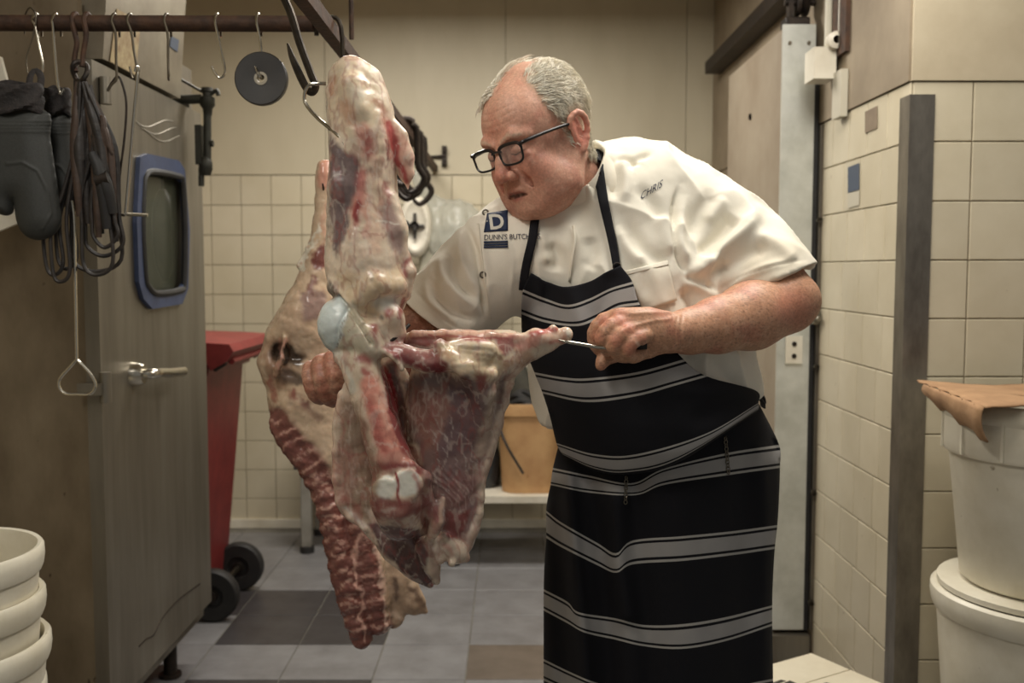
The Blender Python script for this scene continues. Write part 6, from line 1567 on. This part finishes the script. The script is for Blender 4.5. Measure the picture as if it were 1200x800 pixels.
# flaps and fat at the bottom
S([(500, 582, 5), (508, 600, 8), (510, 620, 4)], (168, 104, 98), .9, 3); S([(518, 586, 3), (515, 610, 3), (504, 630, 3)], (218, 184, 158), .8, 2); S([(505, 612, 2.5), (512, 626, 2.5)], (222, 170, 150), .8, 2)
G_([(498, 634), (545, 632), (552, 656), (530, 666), (512, 692), (502, 664)], (224, 208, 182), .92, 3); S([(500, 636, 5), (505, 650, 4)], (140, 96, 84), .7, 3); S([(520, 640, 4), (528, 650, 3)], (214, 160, 142), .7, 3); S([(498, 612, 5), (492, 600, 5)], (134, 70, 66), .7, 3)
rv = 1 - np.abs(2 * fbm(V * np.array([1.2, 1, .55]), 48, 3) - 1); rw = 1 - np.abs(2 * fbm(V * np.array([1, 1, .4]) + 9, 62, 3) - 1); gate = sstep(.42, .60, fbm(V + 3, 16, 2))
cap = np.minimum(poly_dist(px, py, [(399, 345), (380, 358), (369, 380), (374, 404), (388, 415), (397, 408), (401, 386), (410, 362)]), np.minimum(seg_dist(px, py, [(452, 571, 14)]), seg_dist(px, py, [(478, 565, 17)])))
clear = sstep(-1, 3, cap)
paint(C, np.where(clear > .5, .93 - rv, 1), (156, 70, 64), .05, .38); paint(C, np.where(clear > .5, .945 - rw, 1), (232, 218, 200), .03, .30)
low = sstep(430, 520, py) * sstep(-3, 4, poly_dist(wx, wy, [(432, 614), (470, 612), (492, 620), (502, 650), (510, 692), (470, 670), (444, 642)])) * .8 * (.25 + .35 * sstep(.4, .62, n1))
for (a_, b_, r_) in ((452, 571, 15), (478, 565, 18)): low = low * sstep(-2, 3, seg_dist(wx, wy, [(a_, b_, r_)]))
C = C * (1 - low[:, None]) + lin((150, 88, 78)) * low[:, None]
lum = (C @ np.array([.3, .6, .1]))[:, None]; C = C + .10 * (lum - C)
front_meat = obj('meat_quarter', mesh_np('meat_quarter', V, F, m_meat, True, C)); tag(front_meat, 'large hanging meat quarter with exposed joint held by the butcher', 'meat')
del v, mc

# carcass behind --------------------------------------------------------------
Y2 = 2.15
v = Vol(P(296, 776, Y2) - np.array([.02, .14, 0.0]), P(520, 180, Y2) + np.array([.03, .12, .02]), .0030)
def c2(pts, **k): chain_px(v, [(a, b, Y2 + d, r) for a, b, d, r in pts], **k)
c2([(381, 196, 0, 9), (380, 222, 0, 8), (379, 260, 0, 11), (377, 300, 0, 15), (369, 345, 0, 24), (355, 380, 0, 33)], k=.02, sub=2)
c2([(335, 400, 0, 26), (326, 425, -.01, 20), (330, 455, 0, 14)], k=.02); c2([(360, 400, 0, 40), (362, 450, 0, 40), (360, 490, 0, 38), (385, 530, .0, 36), (410, 580, .0, 28)], k=.03, flat=FL(.6))
c2([(340, 470, 0, 22), (345, 500, 0, 22)], k=.02)
spine = [(321, 494, -.02, 8), (340, 520, -.02, 11), (362, 545, -.02, 12), (380, 578, -.02, 14), (391, 615, -.02, 16), (404, 660, -.02, 18), (413, 705, -.02, 17), (424, 748, -.02, 12)]
c2(spine, k=.010, sub=2); c2([(420, 600, -.01, 20), (432, 660, -.01, 19), (440, 705, -.01, 17), (444, 732, -.01, 12)], k=.008)
c2([(448, 660, .01, 18), (468, 688, .01, 22), (484, 705, .01, 15), (499, 716, .01, 4)], k=.012, flat=FL(.5)); c2([(450, 700, .01, 18), (460, 722, .01, 14)], k=.012, flat=FL(.5))
v.ell(P(326, 416, Y2 - .07), (M(14, Y2), .05, M(15, Y2)), k=.010, mode='sub'); v.ell(P(345, 422, Y2 - .085), (M(20, Y2), .05, M(9, Y2)), k=.008, mode='sub'); v.ell(P(338, 440, Y2 - .08), (M(16, Y2), .03, M(7, Y2)), k=.010, mode='sub')
c2([(333, 395, -.055, 3), (330, 420, -.06, 3), (322, 440, -.055, 3)], k=.006)
c2([(430, 605, -.035, 3), (418, 640, -.04, 3), (421, 690, -.04, 3), (428, 745, -.03, 3)], k=.006)
c2([(376, 264, 0, 4), (362, 292, -.01, 3), (352, 312, -.01, 3)], k=.006)
V, F = v.mesh(); V = smooth_mesh(V, F, 2, .45); N = vnormals(V, F); px, py = to_px(V); fr = sstep(.4, -.1, N[:, 1])
n1 = fbm(V, 22); n2 = fbm(V, 70); V = V + N * (.010 * (n1 - .5) + .004 * (n2 - .5))[:, None]
sp = np.array(spine)[:, :2]; spq = catmull(sp, 12); L = np.r_[0, np.cumsum(np.hypot(*np.diff(spq, axis=0).T))]
dd = np.full(len(V), 1e9); tt = np.zeros(len(V))
for i in range(len(spq)):
    e = np.hypot(px - spq[i, 0], py - spq[i, 1]); m = e < dd; dd = np.where(m, e, dd); tt = np.where(m, L[i], tt)
on_sp = sstep(24, 13, dd - 22 * sstep(590, 640, py) + 8 * (n2 - .5)) * fr
V = V + N * (on_sp * .0014 * np.sin(tt * 2 * math.pi / 17 + 10 * (n1 - .5)) + on_sp * .005 * (fbm(V, 110) - .5))[:, None]
C = np.tile(lin((206, 176, 142)), (len(V), 1)); wx = px + 10 * (vnoise(V, 55) - .5) + 5 * (vnoise(V, 160) - .5); wy = py + 10 * (vnoise(V + 5, 55) - .5) + 5 * (vnoise(V + 5, 160) - .5)
paint(C, .58 - n1, (180, 146, 118), .12, .5); paint(C, n2 - .38, (222, 200, 170), .08, .3)
S([(381, 196, 8), (380, 215, 6)], (210, 140, 116), .8, 4); S([(381, 240, 4), (380, 280, 4)], (196, 140, 116), .6, 4)
S([(378, 290, 5), (374, 308, 7)], (112, 40, 40), .9, 3); S([(368, 328, 4), (364, 340, 5)], (120, 60, 56), .8, 3); G_([(352, 345), (378, 340), (384, 372), (360, 378)], (150, 118, 112), .8, 5)
S([(376, 264, 2), (352, 312, 2)], (226, 218, 196), .9, 1.5)
G_([(308, 398), (340, 392), (344, 440), (330, 466), (312, 440)], (150, 112, 84), .8, 5); S([(326, 412, 10), (350, 420, 10)], (70, 56, 44), .95, 4); S([(336, 440, 9), (350, 446, 7)], (84, 66, 54), .85, 4); S([(318, 448, 5), (322, 470, 4)], (150, 66, 50), .7, 3); S([(333, 395, 2), (328, 430, 2)], (206, 150, 126), .8, 2)  # darkest strokes put the shade of the hollows into the flesh colour
S([(345, 462, 5)], (140, 60, 50), .8, 3); S([(355, 470, 4), (372, 490, 5)], (110, 52, 46), .85, 3); G_([(335, 480), (395, 470), (398, 540), (372, 552), (340, 512)], (206, 178, 146), .5, 6)
m_ = on_sp > .2
w = (on_sp * .95)[:, None]; C = C * (1 - w) + lin((122, 64, 56)) * w
st_ = (np.cos(tt * 2 * math.pi / 17 + 10 * (n1 - .5)) > .8) * on_sp; w = (st_ * .65 * sstep(.35, .6, n2))[:, None]; C = C * (1 - w) + lin((206, 158, 138)) * w
S([(428, 606, 2), (417, 640, 2.2), (420, 690, 2.2), (428, 748, 2)], (220, 168, 146), .85, 1.5); S([(441, 640, 2), (450, 690, 2.5), (452, 735, 2.5)], (222, 180, 158), .85, 2)
for k in range(12):
    t = .35 + .05 * k; i = int(t * (len(spq) - 1)); a, b = spq[i]; S([(a - 10, b - 2, 1), (a + 2, b - 5, 1.2)], (214, 170, 148), .7, 1.5); S([(a + 14, b - 5, .8), (a + 34, b - 8, 1)], (206, 150, 130), .55, 1.5)
G_([(452, 656), (478, 672), (496, 700), (506, 718), (460, 738), (450, 700)], (176, 144, 114), .9, 4); S([(462, 680, 3), (464, 700, 3)], (90, 66, 54), .8, 2.5); S([(484, 690, 5), (494, 708, 4)], (120, 92, 74), .7, 3); S([(456, 720, 4), (470, 722, 4)], (222, 190, 160), .8, 3)
lum = (C @ np.array([.3, .6, .1]))[:, None]; C = C + .14 * (lum - C)
back_meat = obj('carcass', mesh_np('carcass', V, F, m_meat, True, C)); tag(back_meat, 'second carcass with exposed red spine hanging behind the meat quarter', 'meat')
del v
# hooks holding the meat, boning hook, knife ----------------------------------
m_iron = material('worn_iron', (52, 47, 43), .42, .8, c2=(84, 76, 66), scale=40)
hook_obj('meat_hook', [(XB_ + .012, 1.60, ZR - .012), (XB_ + .010, 1.60, ZR + .012), ((XA + XB_) / 2, 1.60, ZR + .026), (XA - .012, 1.60, ZR + .006), P(334, 0, 1.60), P(351, 50, 1.60), P(365, 88, 1.60), P(370, 100, 1.60), P(366, 108, 1.60), P(359, 103, 1.60), P(350, 85, 1.60), P(342, 66, 1.60), P(337, 51, 1.60)], .0062, m_iron, 'heavy black iron hook with an upturned point above the meat', 'hook', sub=5, taper=True)
hook_obj('s_hook', [P(382, 98, 1.59), P(372, 98, 1.588), P(362, 100, 1.59), P(357, 110, 1.592), P(358.5, 122, 1.59), P(373, 139, 1.565), P(390, 153, 1.53), P(401, 165, 1.515), P(404.5, 176, 1.515), P(403, 188, 1.528)], .0030, m_chrome, 'thin bright steel hook piercing the meat shank', 'hook', sub=5)
q0 = P(381, 200, Y2); hook_obj('meat_hook', [(XA - .012, Y2, ZR - .012), (XA - .010, Y2, ZR + .012), ((XA + XB_) / 2, Y2, ZR + .026), (XB_ + .012, Y2, ZR + .006), (XB_ + .012, Y2 + .01, ZR - .12), q0 + (.030, .03, .03), q0 + (.012, .03, -.03), q0 + (0, .0, -.055), q0 + (0, -.03, -.03)], .005, m_iron, 'iron hook carrying the rear carcass from the overhead rail', 'hook', sub=4, taper=True)
bh = empty('boning_hook', 'curved steel hook in his fist pulling the meat bone', 'hook')
mb = MB(); mb.tube([P(655, 398, 1.548), P(668, 401, 1.545), P(685, 404, 1.55), P(700, 406.5, 1.555), P(712, 406.5, 1.56), P(724, 404, 1.575), P(740, 404, 1.575)], [.0015, .0026, .0030, .0032, .0034, .0034, .003], 10, 4); mb.build('steel', m_chrome, bh)
mb = MB(); mb.tube([P(724, 404, 1.575), P(758, 404, 1.572)], .0075, 10); mb.build('handle', m_rub, bh)
kn = empty('boning_knife', 'thin dark boning knife tip stuck in the meat joint', 'knife')
mb = MB(); mb.tube([P(480, 380, 1.525), P(466, 393, 1.505), P(452, 404, 1.50)], [.0022, .0026, .0012], 8, 3, flat=(.5, 1.2)); mb.build('blade', m_dark, kn)
